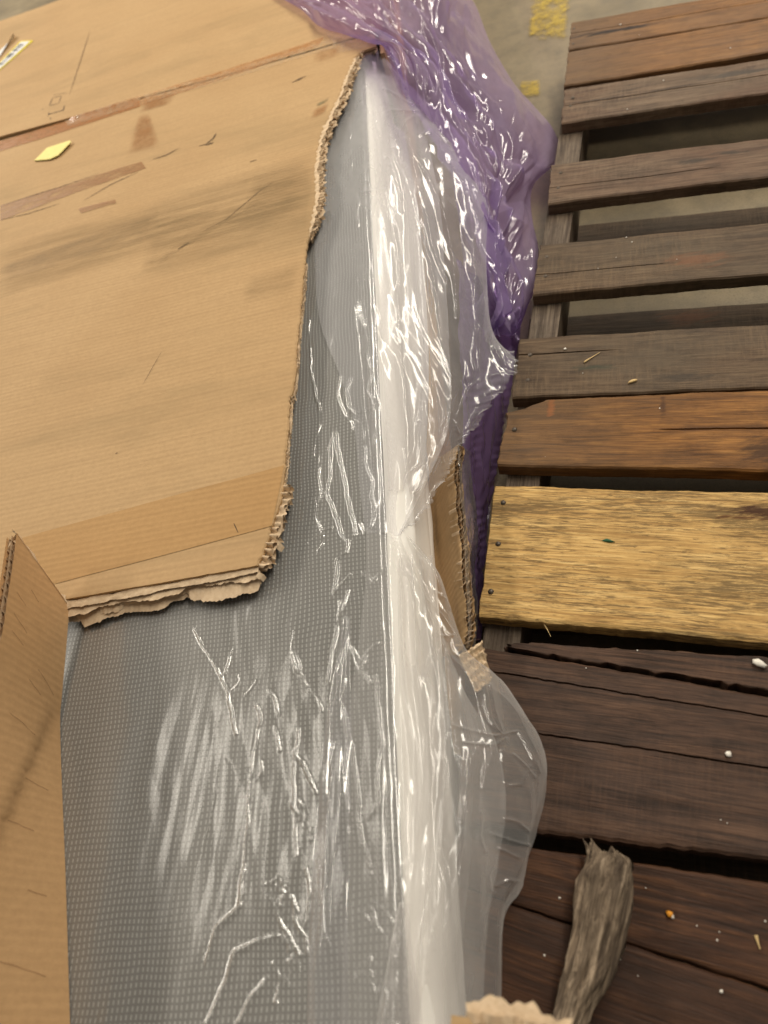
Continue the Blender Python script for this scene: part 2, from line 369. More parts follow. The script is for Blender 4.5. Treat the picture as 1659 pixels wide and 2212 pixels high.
def mat_concrete():
    t = NT('concrete'); p = t.coord(kind='World')
    b = t.noise(p, 3.2, 6, .62, .3); m = t.noise(p, 26, 5, .65); f = t.noise(p, 320, 3)
    c = t.ramp(b, [(.3, srgb(104, 92, 70)), (.55, srgb(134, 120, 94)), (.75, srgb(150, 136, 110))])
    c = t.mix(t.math('MULTIPLY', t.ramp(m, [(.45, 0), (.72, 1)]), .5), c, srgb(92, 84, 70))
    c = t.mix(t.math('MULTIPLY', t.ramp(f, [(.35, 1), (.5, 0)]), .3), c, srgb(80, 72, 58))
    return t.done(t.bsdf(c, .55, t.bump(t.math('ADD', m, t.math('MULTIPLY', f, .4)), .3, .002), .4))
CONCRETE = mat_concrete()
def mat_paint():
    t = NT('worn_yellow_paint'); p = t.coord(kind='World')
    an = t.n('ShaderNodeAttribute'); an.attribute_name = 'soft'
    a = t.math('MULTIPLY', t.ramp(t.math('ADD', t.noise(p, 26, 6, .75), t.math('MULTIPLY', t.math('SUBTRACT', an.outputs['Fac'], 1), .45)), [(.34, 0), (.62, 1)]), .85)
    c = t.mix(t.noise(p, 60, 4), srgb(176, 148, 44), srgb(200, 172, 66))
    b = t.bsdf(c, .5, None, .4); tr = t.n('ShaderNodeBsdfTransparent'); mx = t.n('ShaderNodeMixShader')
    t.l(a, mx.inputs[0]); t.l(tr.outputs[0], mx.inputs[1]); t.l(b, mx.inputs[2]); return t.done(mx.outputs[0])
PAINT = mat_paint()

# ------------------------------------------------------------------ setting: floor
fl = link_mesh('floor', [(-6, -4, 0), (6, -4, 0), (6, 9, 0), (-6, 9, 0)], [(0, 1, 2, 3)], CONCRETE, smooth=False)
tag(fl, kind='structure')
for q in ([(1136, -46), (1244, -46), (1238, 102), (1128, 104)], [(1116, 168), (1178, 166), (1172, 214), (1112, 216)]):
    P = ats(q, .003); u = np.linspace(0, 1, 17)[None, :, None]; v = np.linspace(0, 1, 17)[:, None, None]
    G = (P[0] * (1 - u) + P[1] * u) * (1 - v) + (P[3] * (1 - u) + P[2] * u) * v
    o = sheet('floor_marking', G[::-1], PAINT); tag(o, kind='structure')
    f = np.minimum(np.minimum(u, 1 - u), np.minimum(v, 1 - v))[..., 0] * 5
    o.data.attributes.new('soft', 'FLOAT', 'POINT').data.foreach_set('value', np.clip(f[::-1], 0, 1).ravel().astype(np.float32))

# ------------------------------------------------------------------ wooden pallet
PT = .13
pallet = thing('wooden_pallet', 'weathered wooden pallet of brown boards beside the torn cardboard box', 'pallet')
BDIR = unit(np.array([.968, -.252])); SDIR = np.array([-BDIR[1], BDIR[0]])
boards = {}
def board(name, LT, LB, RT, RB, mat, ztop=PT, th=.02, extend=.35, cracks=(), left=None, label=None, wob=1.0, seed=1, nx=90, ragged=.0, sag=0):
    a, b, c, d = at(*LT, ztop), at(*LB, ztop), at(*RT, ztop), at(*RB, ztop)
    c = c + unit(c - a) * extend; d = d + unit(d - b) * extend
    xd = unit((c - a) + (d - b)); yd = np.cross([0, 0, 1], xd); yd = unit(yd)
    o0 = (a + b) / 2
    loc = lambda p: np.array([(p - o0) @ xd, (p - o0) @ yd])
    A, B, C, D = map(loc, (a, b, c, d))
    us = np.concatenate([[0, .0016, .004], np.linspace(.01, 1, nx)[:] ]); us[-1] = 1
    ce = .0006 / np.linalg.norm(A - B)
    vs_ = [0, .018, .05] + list(np.linspace(.1, .9, 15)) + [.95, .982, 1]
    for (v0, u0, u1, *_) in cracks: vs_ += [v0 - 2 * ce, v0 - ce, v0, v0 + ce, v0 + 2 * ce]
    vs_ = np.array(sorted(set(vs_)))
    U, Vv = np.meshgrid(us, vs_)            # rows = v
    Ub = U.copy()
    top = A[None, None] * (1 - U)[..., None] + C[None, None] * U[..., None]
    bot = B[None, None] * (1 - U)[..., None] + D[None, None] * U[..., None]
    wv = Vv + 0 * U
    for (v0, u0, u1, *amp) in cracks:
        k = amp[0] if amp else .02
        wv = wv + k * (.5 * noise(U * 5, U * 0 + v0 * 10, seed) + .22 * noise(U * 70, U * 0, seed)) * np.exp(-((Vv - v0) / .12)**2)
    P = top * (1 - wv)[..., None] + bot * wv[..., None]
    if left is not None:
        L = left(vs_)[:, None]
        P[..., 0] += L * np.clip(1 - U / .35, 0, 1)
    # wavy long edges, uneven ends
    e0 = np.exp(-Vv / .06); e1 = np.exp(-(1 - Vv) / .06)
    P[..., 1] += wob * .0014 * (noise(U * 12, 0 * U, seed) + .6 * noise(U * 50, 0 * U, seed + 5)) * e0
    P[..., 1] += wob * .0014 * (noise(U * 12, 0 * U, seed + 2) + .6 * noise(U * 50, 0 * U, seed + 6) + ragged * noise(U * 240, 0 * U, seed + 8)) * e1
    P[..., 0] += .0022 * noise(Vv * 9, 0 * Vv, seed + 3) * np.exp(-U / .03)
    z = .0012 * fbm(P[..., 0] * 6, P[..., 1] * 25, 3, seed) + sag * (U - .5)
    z -= .0022 * ((Vv <= 1e-6) | (Vv >= 1 - 1e-6)) + .0012 * (U <= 1e-6)
    z -= .0005 * (np.abs(Vv - .5) > .47)
    for (v0, u0, u1, *amp) in cracks:
        fade = sstep(u0 - .02, u0 + .05, U) * (1 - sstep(u1 - .15, u1, U))
        near = np.abs(Vv - v0)
        z -= fade * np.where(near < 1e-4, .009, np.where(near < ce * 1.1, .003, 0))
    W = np.concatenate([P, z[..., None]], -1)
    Bt = W.copy(); Bt[..., 2] = -th
    W = W[::-1]; Bt = Bt[::-1]
    ob = solid(name, W, th, mat, pallet, smooth=False, bottom=Bt)
    me = ob.data
    ob.location = o0; ob.rotation_euler = (0, 0, math.atan2(xd[1], xd[0]))
    if label: ob['label'] = label
    boards[len(boards)] = ob
    return ob
def shift(p, dx, dy): return (p[0] + dx, p[1] + dy)

b = []
b.append(board('deck_board', (1235, 47), (1228, 108), (1659, -25), (1659, 36), W_ORANGE, seed=11, cracks=[(.45, 0, .9, .03)], wob=1.4))
b.append(board('deck_board', (1228, 110.5), (1220, 184), (1659, 38), (1659, 111.5), W_ORANGE, seed=12))
b.append(board('deck_board', (1220, 193), (1212, 266), (1659, 126), (1659, 199), W_GREY, seed=13, cracks=[(.5, 0, .75, .03)]))
b.append(board('deck_board', (1191, 355), (1183.5, 440.5), (1659, 297), (1659, 379), W_GREY, seed=14, cracks=[(.62, 0, .4)]))
b.append(board('deck_board', (1166.8, 528), (1150, 636.4), (1659, 479.5), (1659, 591), W_GREYRED, seed=15, cracks=[(.62, 0, .3)]))
b.append(board('deck_board', (1124, 730), (1105, 858.5), (1659, 699), (1659, 836), W_GREYRED, seed=16, cracks=[(.3, 0, .22)]))
b.append(board('deck_board', (1103, 863), (1074.5, 1004.5), (1659, 840), (1659, 1016.6), W_AMBER, seed=17, cracks=[(.5, .3, 1.0)],
               left=lambda v: .05 * np.clip(1 - v / .2, 0, 1)**.6 + .006 * (v < .3) * noise(v * 60, v * 0, 5)))
b.append(board('deck_board', (1068.5, 1048), (1034, 1330), (1659, 1063), (1659, 1387), W_PINE, seed=18, ragged=.8, label='pale yellow pine board with dark mottled grain'))
b.append(board('deck_board', (1101, 1379), (1095, 1397), (1659, 1421.5), (1659, 1492), W_DARK, seed=19, wob=3, ragged=1.0, left=lambda v: .035 * np.clip(1 - v * 1.6, 0, 1) + .008 * noise(v * 14, v * 0, 3), label='thin splintered strip split off the dark board'))
b.append(board('deck_board', (1010, 1392), (985, 1774), (1659, 1503), (1659, 1857.5), W_DARK, seed=20, ragged=1.2, cracks=[(.14, .05, .99, .025), (.47, .12, 1.0, .02)]))
b.append(board('deck_board', (985, 1806), (960, 1902), (1659, 1906), (1659, 2136), W_DARKRED, seed=21))
b.append(board('deck_board', (960, 1906), (930, 2180), (1659, 2141), (1659, 2480), W_DARKRED, seed=22))
# lower deck boards, seen through the gaps
def low_board(p, q, w, seed):
    a, c = at(*p, .02), at(*q, .02); xd = unit(c - a); a = a - xd * .06; c = c + xd * .5; yd = np.cross([0, 0, 1], xd)
    L = np.linalg.norm(c - a); us = np.linspace(0, L, 30); vs2 = np.linspace(-w, 0, 6)
    U, V2 = np.meshgrid(us, vs2)
    W = np.stack([U, V2 + .001 * noise(U * 20, V2 * 0, seed), .0006 * noise(U * 15, V2 * 60, seed)], -1)
    o = solid('bottom_board', W, .018, W_GREYRED, pallet); o.location = a; o.rotation_euler = (0, 0, math.atan2(xd[1], xd[0])); return o
low_board((1257, 487), (1659, 446), .09, 31); low_board((1224, 684), (1659, 654), .1, 32); low_board((1110, 1180), (1659, 1180), .12, 33)
low_board((1090, 1640), (1659, 1700), .12, 34)
# stringer
s0 = np.array([.216, 1.326]); 
def stringer(off, seed):
    ln = 1.95; e = s0 + BDIR * off + SDIR * .42
    us = np.linspace(0, ln, 40); vs2 = np.linspace(0, .042, 6); U, V2 = np.meshgrid(us, vs2)
    W = np.stack([U, V2, .0008 * noise(U * 12, V2 * 80, seed)], -1)
    o = solid('stringer', W, .087, W_STRINGER, pallet); a = -SDIR
    o.location = (e[0] , e[1], .1085); o.rotation_euler = (0, 0, math.atan2(a[1], a[0]))
    return o
stringer(-.042, 41); stringer(.52, 42)
# nails
nail_me = None
def nail(i, px, py):
    global nail_me
    p = at(px, py, PT + .0004); bo = b[i]
    if nail_me is None:
        vs_, fs = [(0, 0, .0012)], []
        for r, z in ((.0026, .001), (.0036, -.001)):
            for k in range(10): vs_.append((r * math.cos(k * .6283), r * math.sin(k * .6283), z))
        for k in range(10): fs += [(0, 1 + k, 1 + (k + 1) % 10), (1 + k, 11 + k, 11 + (k + 1) % 10, 1 + (k + 1) % 10)]
        o = link_mesh('nail', vs_, fs, NAIL); nail_me = o.data
    else:
        o = bpy.data.objects.new('nail', nail_me); col.objects.link(o)
    o.parent = bo
    R = -bo.rotation_euler[2]; q = p - np.array(bo.location)
    o.location = (q[0] * math.cos(R) - q[1] * math.sin(R), q[0] * math.sin(R) + q[1] * math.cos(R), q[2])
for i, x, y in [(2, 1237, 211), (2, 1232, 229), (3, 1211, 373), (3, 1206, 406), (4, 1181, 555), (4, 1178, 596), (5, 1145, 766), (5, 1140, 821),
                (6, 1111, 927), (7, 1087, 1085), (7, 1076, 1174), (7, 1060, 1277), (0, 1240, 62), (0, 1238, 95)]:
    nail(i, x, y)

# ------------------------------------------------------------------ cardboard box
BZ = .243
box = thing('cardboard_box', 'large flat brown cardboard box torn open along its right side', 'box')
def lip_z(x, y):
    d = np.asarray(y) - (1.655 + (-.148 - np.asarray(x)) * .0564)
    return np.where(d > 0, .001 + .006 * np.exp(-np.clip(d, 0, 1) / .02) * sstep(-.5, -1.1, np.asarray(x)), 0)
def surf_z(x, y): return panel_z(x, y) + lip_z(x, y)
def panel_z(x, y): return BZ + .0022 * noise(np.asarray(x) * 3.1, np.asarray(y) * 2.3, 21) + .0005 * noise(np.asarray(x) * 16, np.asarray(y) * 12, 23)
edge_px = [(812, 98), (785, 103), (765, 120), (748, 160), (735, 200), (716, 240), (700, 275), (691, 300), (685, 330), (680, 365), (681, 395),
           (682, 420), (676, 460), (667, 510), (659, 560), (655, 600), (652, 640), (647, 690), (642, 737), (639, 790), (634, 835), (627, 862), (624, 900),
           (621, 935), (618, 970), (615, 1004), (611, 1040), (606, 1073), (597, 1105), (587, 1137), (580, 1160), (572, 1184), (563, 1203), (555, 1221)]
edge_w = ats(edge_px, BZ)[::-1]                      # near -> far
edge_w[:, 1] = np.maximum.accumulate(edge_w[:, 1] + np.arange(len(edge_w)) * 1e-6)
yf, yb = edge_w[0, 1], 1.664
def seam_y(x): return 1.655 + (-.148 - np.asarray(x)) * .0564
ys = np.arange(yf, yb, .0035)
xr = np.interp(ys, edge_w[:, 1], edge_w[:, 0]) 
xr = xr + .0016 * noise(ys * 160, ys * 0, 2) + .0012 * noise(ys * 60, ys * 0, 3)
fr = np.concatenate([np.linspace(0, .9, 40), np.linspace(.91, .995, 14), [.998, 1]])
X = -1.35 + (xr[:, None] + 1.35) * fr[None, :]
Yg = ys[:, None] + (seam_y(X) - .004 - yb) * sstep(1.45, yb, ys)[:, None]
# the front edge runs nearly along X, slightly rough
fw = np.exp(-(ys - yf) / .02)[:, None]
Yg = Yg + fw * (.0009 * noise(X * 120, 0 * X, 9) + .004 * (X + .302) * .1)
V = np.stack([X, Yg, panel_z(X, Yg)], -1)
V[:, -1, 2] -= .0012
solid('top_panel', V, .0035, CARD, box, smooth=False)
# rear panel, beyond the taped seam
ys2 = np.linspace(1.669, 2.5, 60); xs2 = np.linspace(-1.75, -.112, 60)
X2, Y2 = np.meshgrid(xs2, ys2)
Y2 = Y2 + (seam_y(X2) + .001 - 1.669) * (1 - sstep(1.669, 1.9, Y2))
lip = .006 * np.exp(-np.clip(Y2 - seam_y(X2), 0, 1) / .02) * sstep(-.5, -1.1, X2)
V2 = np.stack([X2, Y2, panel_z(X2, Y2) + .001 + lip], -1)
solid('rear_panel', V2, .007, CARD, box, smooth=False)
# inner ply under the top panel
ys3 = np.linspace(yf + .006, 1.6, 80)
xr3 = np.interp(ys3, edge_w[:, 1], edge_w[:, 0]) - .004
X3 = -1.35 + (xr3[:, None] + 1.35) * np.linspace(0, 1, 30)[None, :]
Y3 = ys3[:, None] + 0 * X3
solid('inner_ply', np.stack([X3, Y3, panel_z(X3, Y3) - .0065], -1), .003, CARD_IN, box, smooth=False)

def ribbon(path, out, depth, amp, wave, z0, jit=.35, seed=0, tilt=0., fade=False):
    """wavy paper flute along a path, projecting outward by depth"""
    P, s = resample(path, wave / 9)
    j = 1 + 1.4 * jit * noise(s / wave * .7, s * 0, seed)
    ph = 2 * np.pi * s / wave + 4.5 * noise(s / wave * .35, s * 0, seed + 1)
    zz = z0 + amp * np.sin(ph) * j
    t = np.gradient(P[:, :2], axis=0); t /= np.linalg.norm(t, axis=1, keepdims=True) + 1e-9
    nrm = np.stack([t[:, 1], -t[:, 0]], -1) * out
    dep = depth * (1 + .6 * noise(s / wave * .9, s * 0, seed + 2) + .3 * noise(s / wave * 3, s * 0, seed + 3))
    dep = dep * (.12 + .88 * sstep(0, .06, s)) if fade else dep
    sl = .0015 * noise(s / wave * 1.2, s * 0, seed + 4)
    rows = []
    for k, f in enumerate((-.6, 0, .5, 1.0)):
        q = P.copy(); q[:, :2] += nrm * (dep * f)[:, None]; q[:, 2] += zz + tilt * dep * f + sl * f
        rows.append(q)
    return np.stack(rows, 1)
def merge(name, grids, mat, parent, smooth=True):
    vs_, fs, off = [], [], 0
    for G in grids:
        nr, nc = G.shape[:2]; vs_.append(G.reshape(-1, 3)); fs.append(grid_faces(nr, nc, off)); off += nr * nc
    return link_mesh(name, np.concatenate(vs_), np.concatenate(fs), mat, parent, smooth)
ew = edge_w.copy()
ew[:, 2] = panel_z(ew[:, 0], ew[:, 1])
def seg(y0, y1): 
    m = (ew[:, 1] >= y0) & (ew[:, 1] <= y1); return ew[m]
up = seg(.97, 1.75); mid = seg(.50, 1.0); low = seg(.42, .545)
gr = []
gr += [ribbon(up, 1, .011, .0028, .0085, -.0045, .5, 1, fade=True), ribbon(up + [.001, 0, 0], 1, .012, .0022, .0062, -.0105, .5, 2, fade=True), ribbon(up, 1, .013, .0006, .02, -.0078, 1, 3, fade=True),
       ribbon(up, 1, .006, .0005, .015, -.001, 1, 31, fade=True)]
gr += [ribbon(mid, 1, .0012, .0016, .0085, -.0045, .9, 4), ribbon(mid, 1, .0016, .0014, .0062, -.0095, .9, 5), ribbon(mid, 1, .0014, .0004, .02, -.0072, 1, 6)]
gr += [ribbon(low, 1, .008, .0032, .0095, -.0045, .6, 7), ribbon(low, 1, .009, .0026, .0085, -.0115, .6, 8), ribbon(low, 1, .007, .0006, .02, -.0078, 1, 9)]
merge('corrugated_edge', gr, TORN, box)
# torn plies along the front edge
fe = np.array([[-.552, .4265, BZ], [-.45, .4275, BZ], [-.38, .429, BZ], [-.302, .431, BZ]])
gf = []
for k, (z0, dep, sd) in enumerate([(-.0035, .005, 1), (-.0075, .009, 2), (-.0115, .0135, 3), (-.0150, .012, 4)]):
    P, s = resample(fe, .0011)
    P[:, 2] = panel_z(P[:, 0], P[:, 1])
    d = dep * np.clip(1 + .7 * noise(s * 18, s * 0, 47 + sd) + .3 * noise(s * 70, s * 0, 40 + sd) + .14 * noise(s * 260, s * 0, 44 + sd), .15, 3)
    if sd == 3: d = d + .008 * sstep(.16, .165, s) * (1 - sstep(.246, .249, s)) + .005 * sstep(.045, .05, s) * (1 - sstep(.075, .08, s))
    if sd == 4: d = d + .006 * sstep(.02, .03, s) * (1 - sstep(.13, .14, s))
    rows = []
    for f in (-.8, 0, .55, 1):
        q = P.copy(); q[:, 1] -= d * f + .001; q[:, 2] += z0 + .0011 * noise(s * 70, s * 0 + f, 50 + sd) - (.004 * max(f, 0)**2 if sd >= 3 else 0.001 * max(f, 0)); rows.append(q)
    gf.append(np.stack(rows, 1)[::-1])
merge('torn_ply_edge', gf, TORN, box)
# little torn tabs on the edge
def tab(px, py, w, h, ang, z=BZ - .006, bend=.004, mat=TORN):
    o = at(px, py, z); c, s_ = math.cos(ang), math.sin(ang); G = []
    for a in np.linspace(0, 1, 5):
        r = []
        for bb in np.linspace(-.5, .5, 4):
            x, y = a * h, bb * w * (1 - .3 * a) + .0006 * random.uniform(-1, 1)
            r.append((o[0] + c * x - s_ * y, o[1] + s_ * x + c * y, o[2] - bend * a * a * 2 + .0005 * random.uniform(-1, 1)))
        G.append(r)
    return np.array(G)
for Gk in ([tab(586, 1168, .010, .012, -.6, bend=.006), tab(626, 855, .004, .014, .5, bend=-.003), tab(627, 858, .006, .006, .1), tab(640, 735, .004, .006, .4),
                   tab(652, 640, .003, .004, .2), tab(600, 1108, .008, .006, -.3), tab(566, 1208, .009, .009, -.5), tab(556, 1240, .008, .007, -.6)]):
    merge('torn_tab', [Gk], TORN, box)

# tapes, residue, print on the lid
def patch(name, q, mat, n=(24, 6), lift=.0007, zf=None, parent=box):
    P = ats(q, BZ); G = np.zeros((n[1], n[0], 3)); u = np.linspace(0, 1, n[0])[None, :, None]; v = np.linspace(0, 1, n[1])[:, None, None]
    G = (P[0] * (1 - u) + P[1] * u) * (1 - v) + (P[3] * (1 - u) + P[2] * u) * v
    z = surf_z(G[..., 0], G[..., 1]) + lift
    G[..., 2] = z
    ob = sheet(name, G[::-1], mat, parent)
    uu, vv = np.meshgrid(np.linspace(0, 1, n[0]), np.linspace(0, 1, n[1]))
    at_ = ob.data.attributes.new('soft', 'FLOAT', 'POINT')
    f = np.clip(np.minimum(uu, 1 - uu) * n[0] / 3.0, 0, 1) * np.clip(np.minimum(vv, 1 - vv) * n[1] / 2.0, 0, 1)
    at_.data.foreach_set('value', f[::-1].ravel().astype(np.float32))
    return ob
patch('tape_strip', [(-20, 312), (300, 212), (304, 232), (-20, 334)], TAPE, (40, 4))
patch('tape_strip', [(296, 214), (700, 82), (690, 100), (300, 233)], TAPE_PALE, (40, 4))
patch('clear_tape', [(140, 262), (800, 62), (796, 84), (150, 274)], CLEARTAPE, (60, 4), .0016)
patch('tape_scrap', [(300, 248), (326, 245), (350, 318), (272, 338)], TAPE_S, (10, 10))
patch('tape_scrap', [(308, 222), (382, 192), (374, 226), (300, 248)], TAPE_S, (10, 10))
patch('tape_residue', [(0, 443), (306, 350), (316, 364), (0, 476)], REDTAPE, (40, 6))
patch('tape_residue', [(170, 452), (250, 432), (252, 440), (176, 462)], REDTAPE, (16, 4), .0009)
patch('tape_residue', [(0, 575), (344, 452), (346, 516), (0, 612)], RESIDUE, (40, 10))
patch('tape_residue', [(548, 382), (688, 352), (684, 430), (520, 462)], RESIDUE, (20, 8))
patch('scuff_mark', [(-20, 540), (690, 320), (660, 470), (-20, 650)], SCUFF, (50, 12), .0005)
patch('scuff_mark', [(330, 470), (690, 395), (680, 520), (300, 600)], SCUFF, (50, 12), .0013)
patch('scuff_mark', [(360, 540), (560, 440), (600, 415), (340, 575)], SCUFF, (40, 6), .0011)
patch('scuff_mark', [(530, 600), (650, 560), (640, 640), (520, 660)], SCUFF, (20, 6), .0005)
patch('tape_scrap', [(675, 106), (738, 96), (734, 124), (676, 140)], TAPE_S, (10, 6))
patch('tape_scrap', [(682, 224), (712, 210), (709, 219), (684, 233)], GREENTAPE, (10, 6))
patch('tape_scrap', [(672, 240), (716, 214), (704, 246), (670, 262)], TAPE_S, (10, 6))
patch('paper_tape_band', [(30, 1167), (614, 1005), (587, 1136), (118, 1262)], PAPERTAPE, (60, 12), .0006)
patch('clear_tape', [(700, 66), (812, 62), (806, 100), (730, 116)], CLEARTAPE, (12, 8), .0012)
# dark scratches in the lid
def stroke(pts, w, z=BZ, lift=.0009, zf=None):
    P, s = resample(ats(pts, z), .0008); t = np.gradient(P, axis=0); t /= np.linalg.norm(t, axis=1, keepdims=True) + 1e-9
    nn = np.stack([t[:, 1], -t[:, 0], 0 * t[:, 0]], -1); taper = np.sqrt(np.clip(4 * (s / s[-1]) * (1 - s / s[-1]), .03, 1)) if len(s) > 1 else 1
    ww = w * taper * (1 + .4 * noise(s * 150, s * 0, 6))
    P[:, 2] = surf_z(P[:, 0], P[:, 1]) + lift
    return np.stack([P - nn * ww[:, None] / 2, P + nn * ww[:, None] / 2], 1)
for Gk in ([stroke([(430, 316), (445, 312), (460, 300), (468, 287)], .004), stroke([(444, 314), (462, 308)], .005), stroke([(630, 178), (655, 168)], .004), stroke([(640, 172), (662, 164)], .003),
                  stroke([(330, 345), (360, 335), (388, 320)], .003), stroke([(180, 436), (240, 400), (300, 372)], .0022), stroke([(540, 350), (556, 345)], .003), stroke([(440, 500), (490, 475), (560, 415), (590, 395)], .0016),
                  stroke([(385, 540), (410, 525)], .0028), stroke([(0, 444), (120, 408), (215, 376)], .0022), stroke([(0, 474), (60, 462), (130, 440)], .0022),
                  stroke([(196, 68), (175, 130), (150, 205)], .0022), stroke([(310, 830), (350, 760)], .0008), stroke([(252, 978), (252.5, 981)], .003), stroke([(505, 1130), (515, 1152)], .0012)]):
    merge('scratch', [Gk], SCRATCH, box)
# printed mark: small square symbol with two lines of script
pm = [stroke(p, .0016) for p in ([(107, 229), (114, 212)], [(114, 212), (133, 207.5)], [(107, 229), (127, 224)], [(127, 224), (133, 207.5)])]
for k in range(8):
    x = 118 + k * 3.7; y = 204 - k * .6; pm.append(stroke([(x, y), (x - 1.2, y + 2.6)], .0012))
for k in range(9):
    x = 107 + k * 3.6; y = 245.5 - k * 1.0; pm.append(stroke([(x + 1, y), (x - 1, y + 3.4)], .0014)); pm.append(stroke([(x - 1, y + 3.4), (x + 3, y)], .0009))
pm.append(stroke([(103, 247), (107, 244), (105, 251), (101.5, 253)], .0014)); pm.append(stroke([(140, 228), (138, 236), (136.5, 241)], .0018)); pm.append(stroke([(111, 256), (110, 260)], .0024)); pm.append(stroke([(93, 236), (92, 238)], .002))
tag(merge('printed_mark', pm, INK, box), kind='stuff')
# stuck labels at the upper left
lab = patch('barcode_label', [(-30, 168), (46, 91), (74, 90), (-10, 162)], LABEL_Y, (12, 4), .0012)
def lp(u, v):
    q = np.array([(-30, 168), (46, 91), (74, 90), (-10, 162)], float); return (q[0] * (1 - u) + q[1] * u) * (1 - v) + (q[3] * (1 - u) + q[2] * u) * v
patch('label_face', [lp(.0, .14), lp(.97, .14), lp(.97, .84), lp(.0, .84)], LABEL_W, (12, 4), .0018, parent=lab)
bars = []
for k in range(26):
    u0 = .3 + k * .023; 
    if random.random() < .25: continue
    q = [lp(u0, .2), lp(u0 + random.choice((.006, .012, .016)), .2), lp(u0 + .01, .62), lp(u0, .62)]
    P = ats(q, BZ); P[:, 2] = surf_z(P[:, 0], P[:, 1]) + .0026; bars.append(P[[0, 1, 3, 2]].reshape(2, 2, 3)[::-1])
tag(merge('barcode_bars', bars, INK_G, lab, False), kind='stuff')
Gp = ats([(-40, 150), (34, 81), (36, 84), (-20, 152)], BZ)
G = np.zeros((6, 14, 3)); u = np.linspace(0, 1, 14)[None, :, None]; v = np.linspace(0, 1, 6)[:, None, None]
G = (Gp[0] * (1 - u) + Gp[1] * u) * (1 - v) + (Gp[3] * (1 - u) + Gp[2] * u) * v
G[..., 2] = panel_z(G[..., 0], G[..., 1]) + .002 + .012 * (u[..., 0]**2) * v[..., 0] + 0 * G[..., 0]
sheet('torn_label', G[::-1], LABEL_W, box)

# standing flap at the near left
def flap_grid(off):
    bot = [at(150, 1308, .236), at(143, 1400, .228), at(134, 1500, .222), at(130, 1560, .219), at(134, 1700, .218), at(142, 1900, .218), at(152, 2230, .218), at(160, 2420, .218)]
    topq = [at(36, 1150, .325), at(28, 1215, .327), at(15, 1300, .33), at(0, 1385, .335), at(-60, 1560, .34), at(-130, 1800, .345), at(-220, 2100, .35), at(-300, 2350, .35)]
    B_, T_ = catmull(np.array(bot), 70), catmull(np.array(topq), 70)
    v = np.linspace(0, 1, 14)
    G = B_[:, None] * (1 - v)[None, :, None] + T_[:, None] * v[None, :, None]
    # fold: the lower wedge near the camera stands steeper
    r = np.linspace(0, 1, 70)[:, None]; crease = .36 + .55 * v[None, :]
    G[..., 0] -= .012 * np.sin(np.pi * np.clip((r - crease) / .4, 0, 1) / 2) * (1 - v[None]) * 0 + .004 * np.sin(v[None] * np.pi) * np.where(r > crease, 1, -.6) * sstep(.02, .3, r)
    nrm = normals(G); nrm *= np.sign(nrm[..., :1])
    return G - nrm * off
Gin, Gout = flap_grid(0), flap_grid(.013)
fl_o = thing  # keep name free
Vf = np.concatenate([Gin.reshape(-1, 3), Gout.reshape(-1, 3)])
nr, nc = Gin.shape[:2]
flap = link_mesh('side_flap', Gin.reshape(-1, 3), grid_faces(nr, nc), CARD_IN, box)
link_mesh('flap_outer_liner', Gout.reshape(-1, 3), grid_faces(nr, nc)[:, ::-1], CARD_IN, flap)
# flutes between the two liners along the upper edge, and the torn far edge
def between(A, B, depthvec, wave, seed, rows=5):
    Pa, s = resample(A, wave / 10); Pb, _ = resample(B, wave / 10); n_ = min(len(Pa), len(Pb)); Pa, Pb, s = Pa[:n_], Pb[:n_], s[:n_]
    w = .5 + .42 * np.sin(2 * np.pi * s / wave + 4.5 * noise(s / wave * .35, s * 0, seed)) * (1 + .5 * noise(s / wave * .8, s * 0, seed + 1))
    P = Pa * (1 - w)[:, None] + Pb * w[:, None]
    return np.stack([P + depthvec * f for f in np.linspace(0.06, 1, rows)], 1)
dv = np.array([-.010, 0, -.035])
Gf = Gin + (Gout - Gin) * .12
midl = (Gin + Gout) / 2
merge('flap_flutes', [between(Gf[:, -1], midl[:, -1], dv, .016, 3), between(midl[:, -1], Gout[:, -1] + (Gin - Gout)[:, -1] * .1, dv, .013, 5), np.stack([midl[:, -1] + np.stack([.0006 * noise(np.linspace(0, 60, nr), 0 * np.arange(nr), 3)] * 3, -1), midl[:, -1] + dv], 1),
                      between(Gin[0], Gout[0], np.array([0, -.012, 0]), .02, 7)], TORN, flap)
e = Gin[0]; P, s = resample(e, .002)
merge('torn_flap_edge', [np.stack([P + np.array([.0008, -.002, .0]) , P + np.stack([.004 * noise(s * 90, s * 0, 2) - .004, .006 + .005 * noise(s * 70, s * 0, 4), .002 * noise(s * 100, s * 0, 5) + .002], -1)], 1)], TORN, flap)
# score lines on the flap
sl = []
for k in range(11):
    r = 10 + k * 5.2; r0 = int(r)
    A = Gin[min(r0, nr - 1)]
    P, s = resample(A[2:-1], .002); P = P + np.stack([.0008 + 0 * s, .0012 * noise(s * 60, s * 0, k), .0003 + 0 * s], -1)
    brk = noise(s * 22, s * 0 + k, 8) > .0
    n_ = np.gradient(P, axis=0)
    Gs = np.stack([P - [0, .0005, 0], P + [0, .0005, 0]], 1)
    i0 = 0
    for i in range(1, len(brk)):
        if brk[i] != brk[i - 1] or i == len(brk) - 1:
            if brk[i - 1] and i - i0 > 3: link_mesh('score_line', Gs[i0:i].reshape(-1, 3), grid_faces(i - i0, 2), SCORE, flap)
            i0 = i

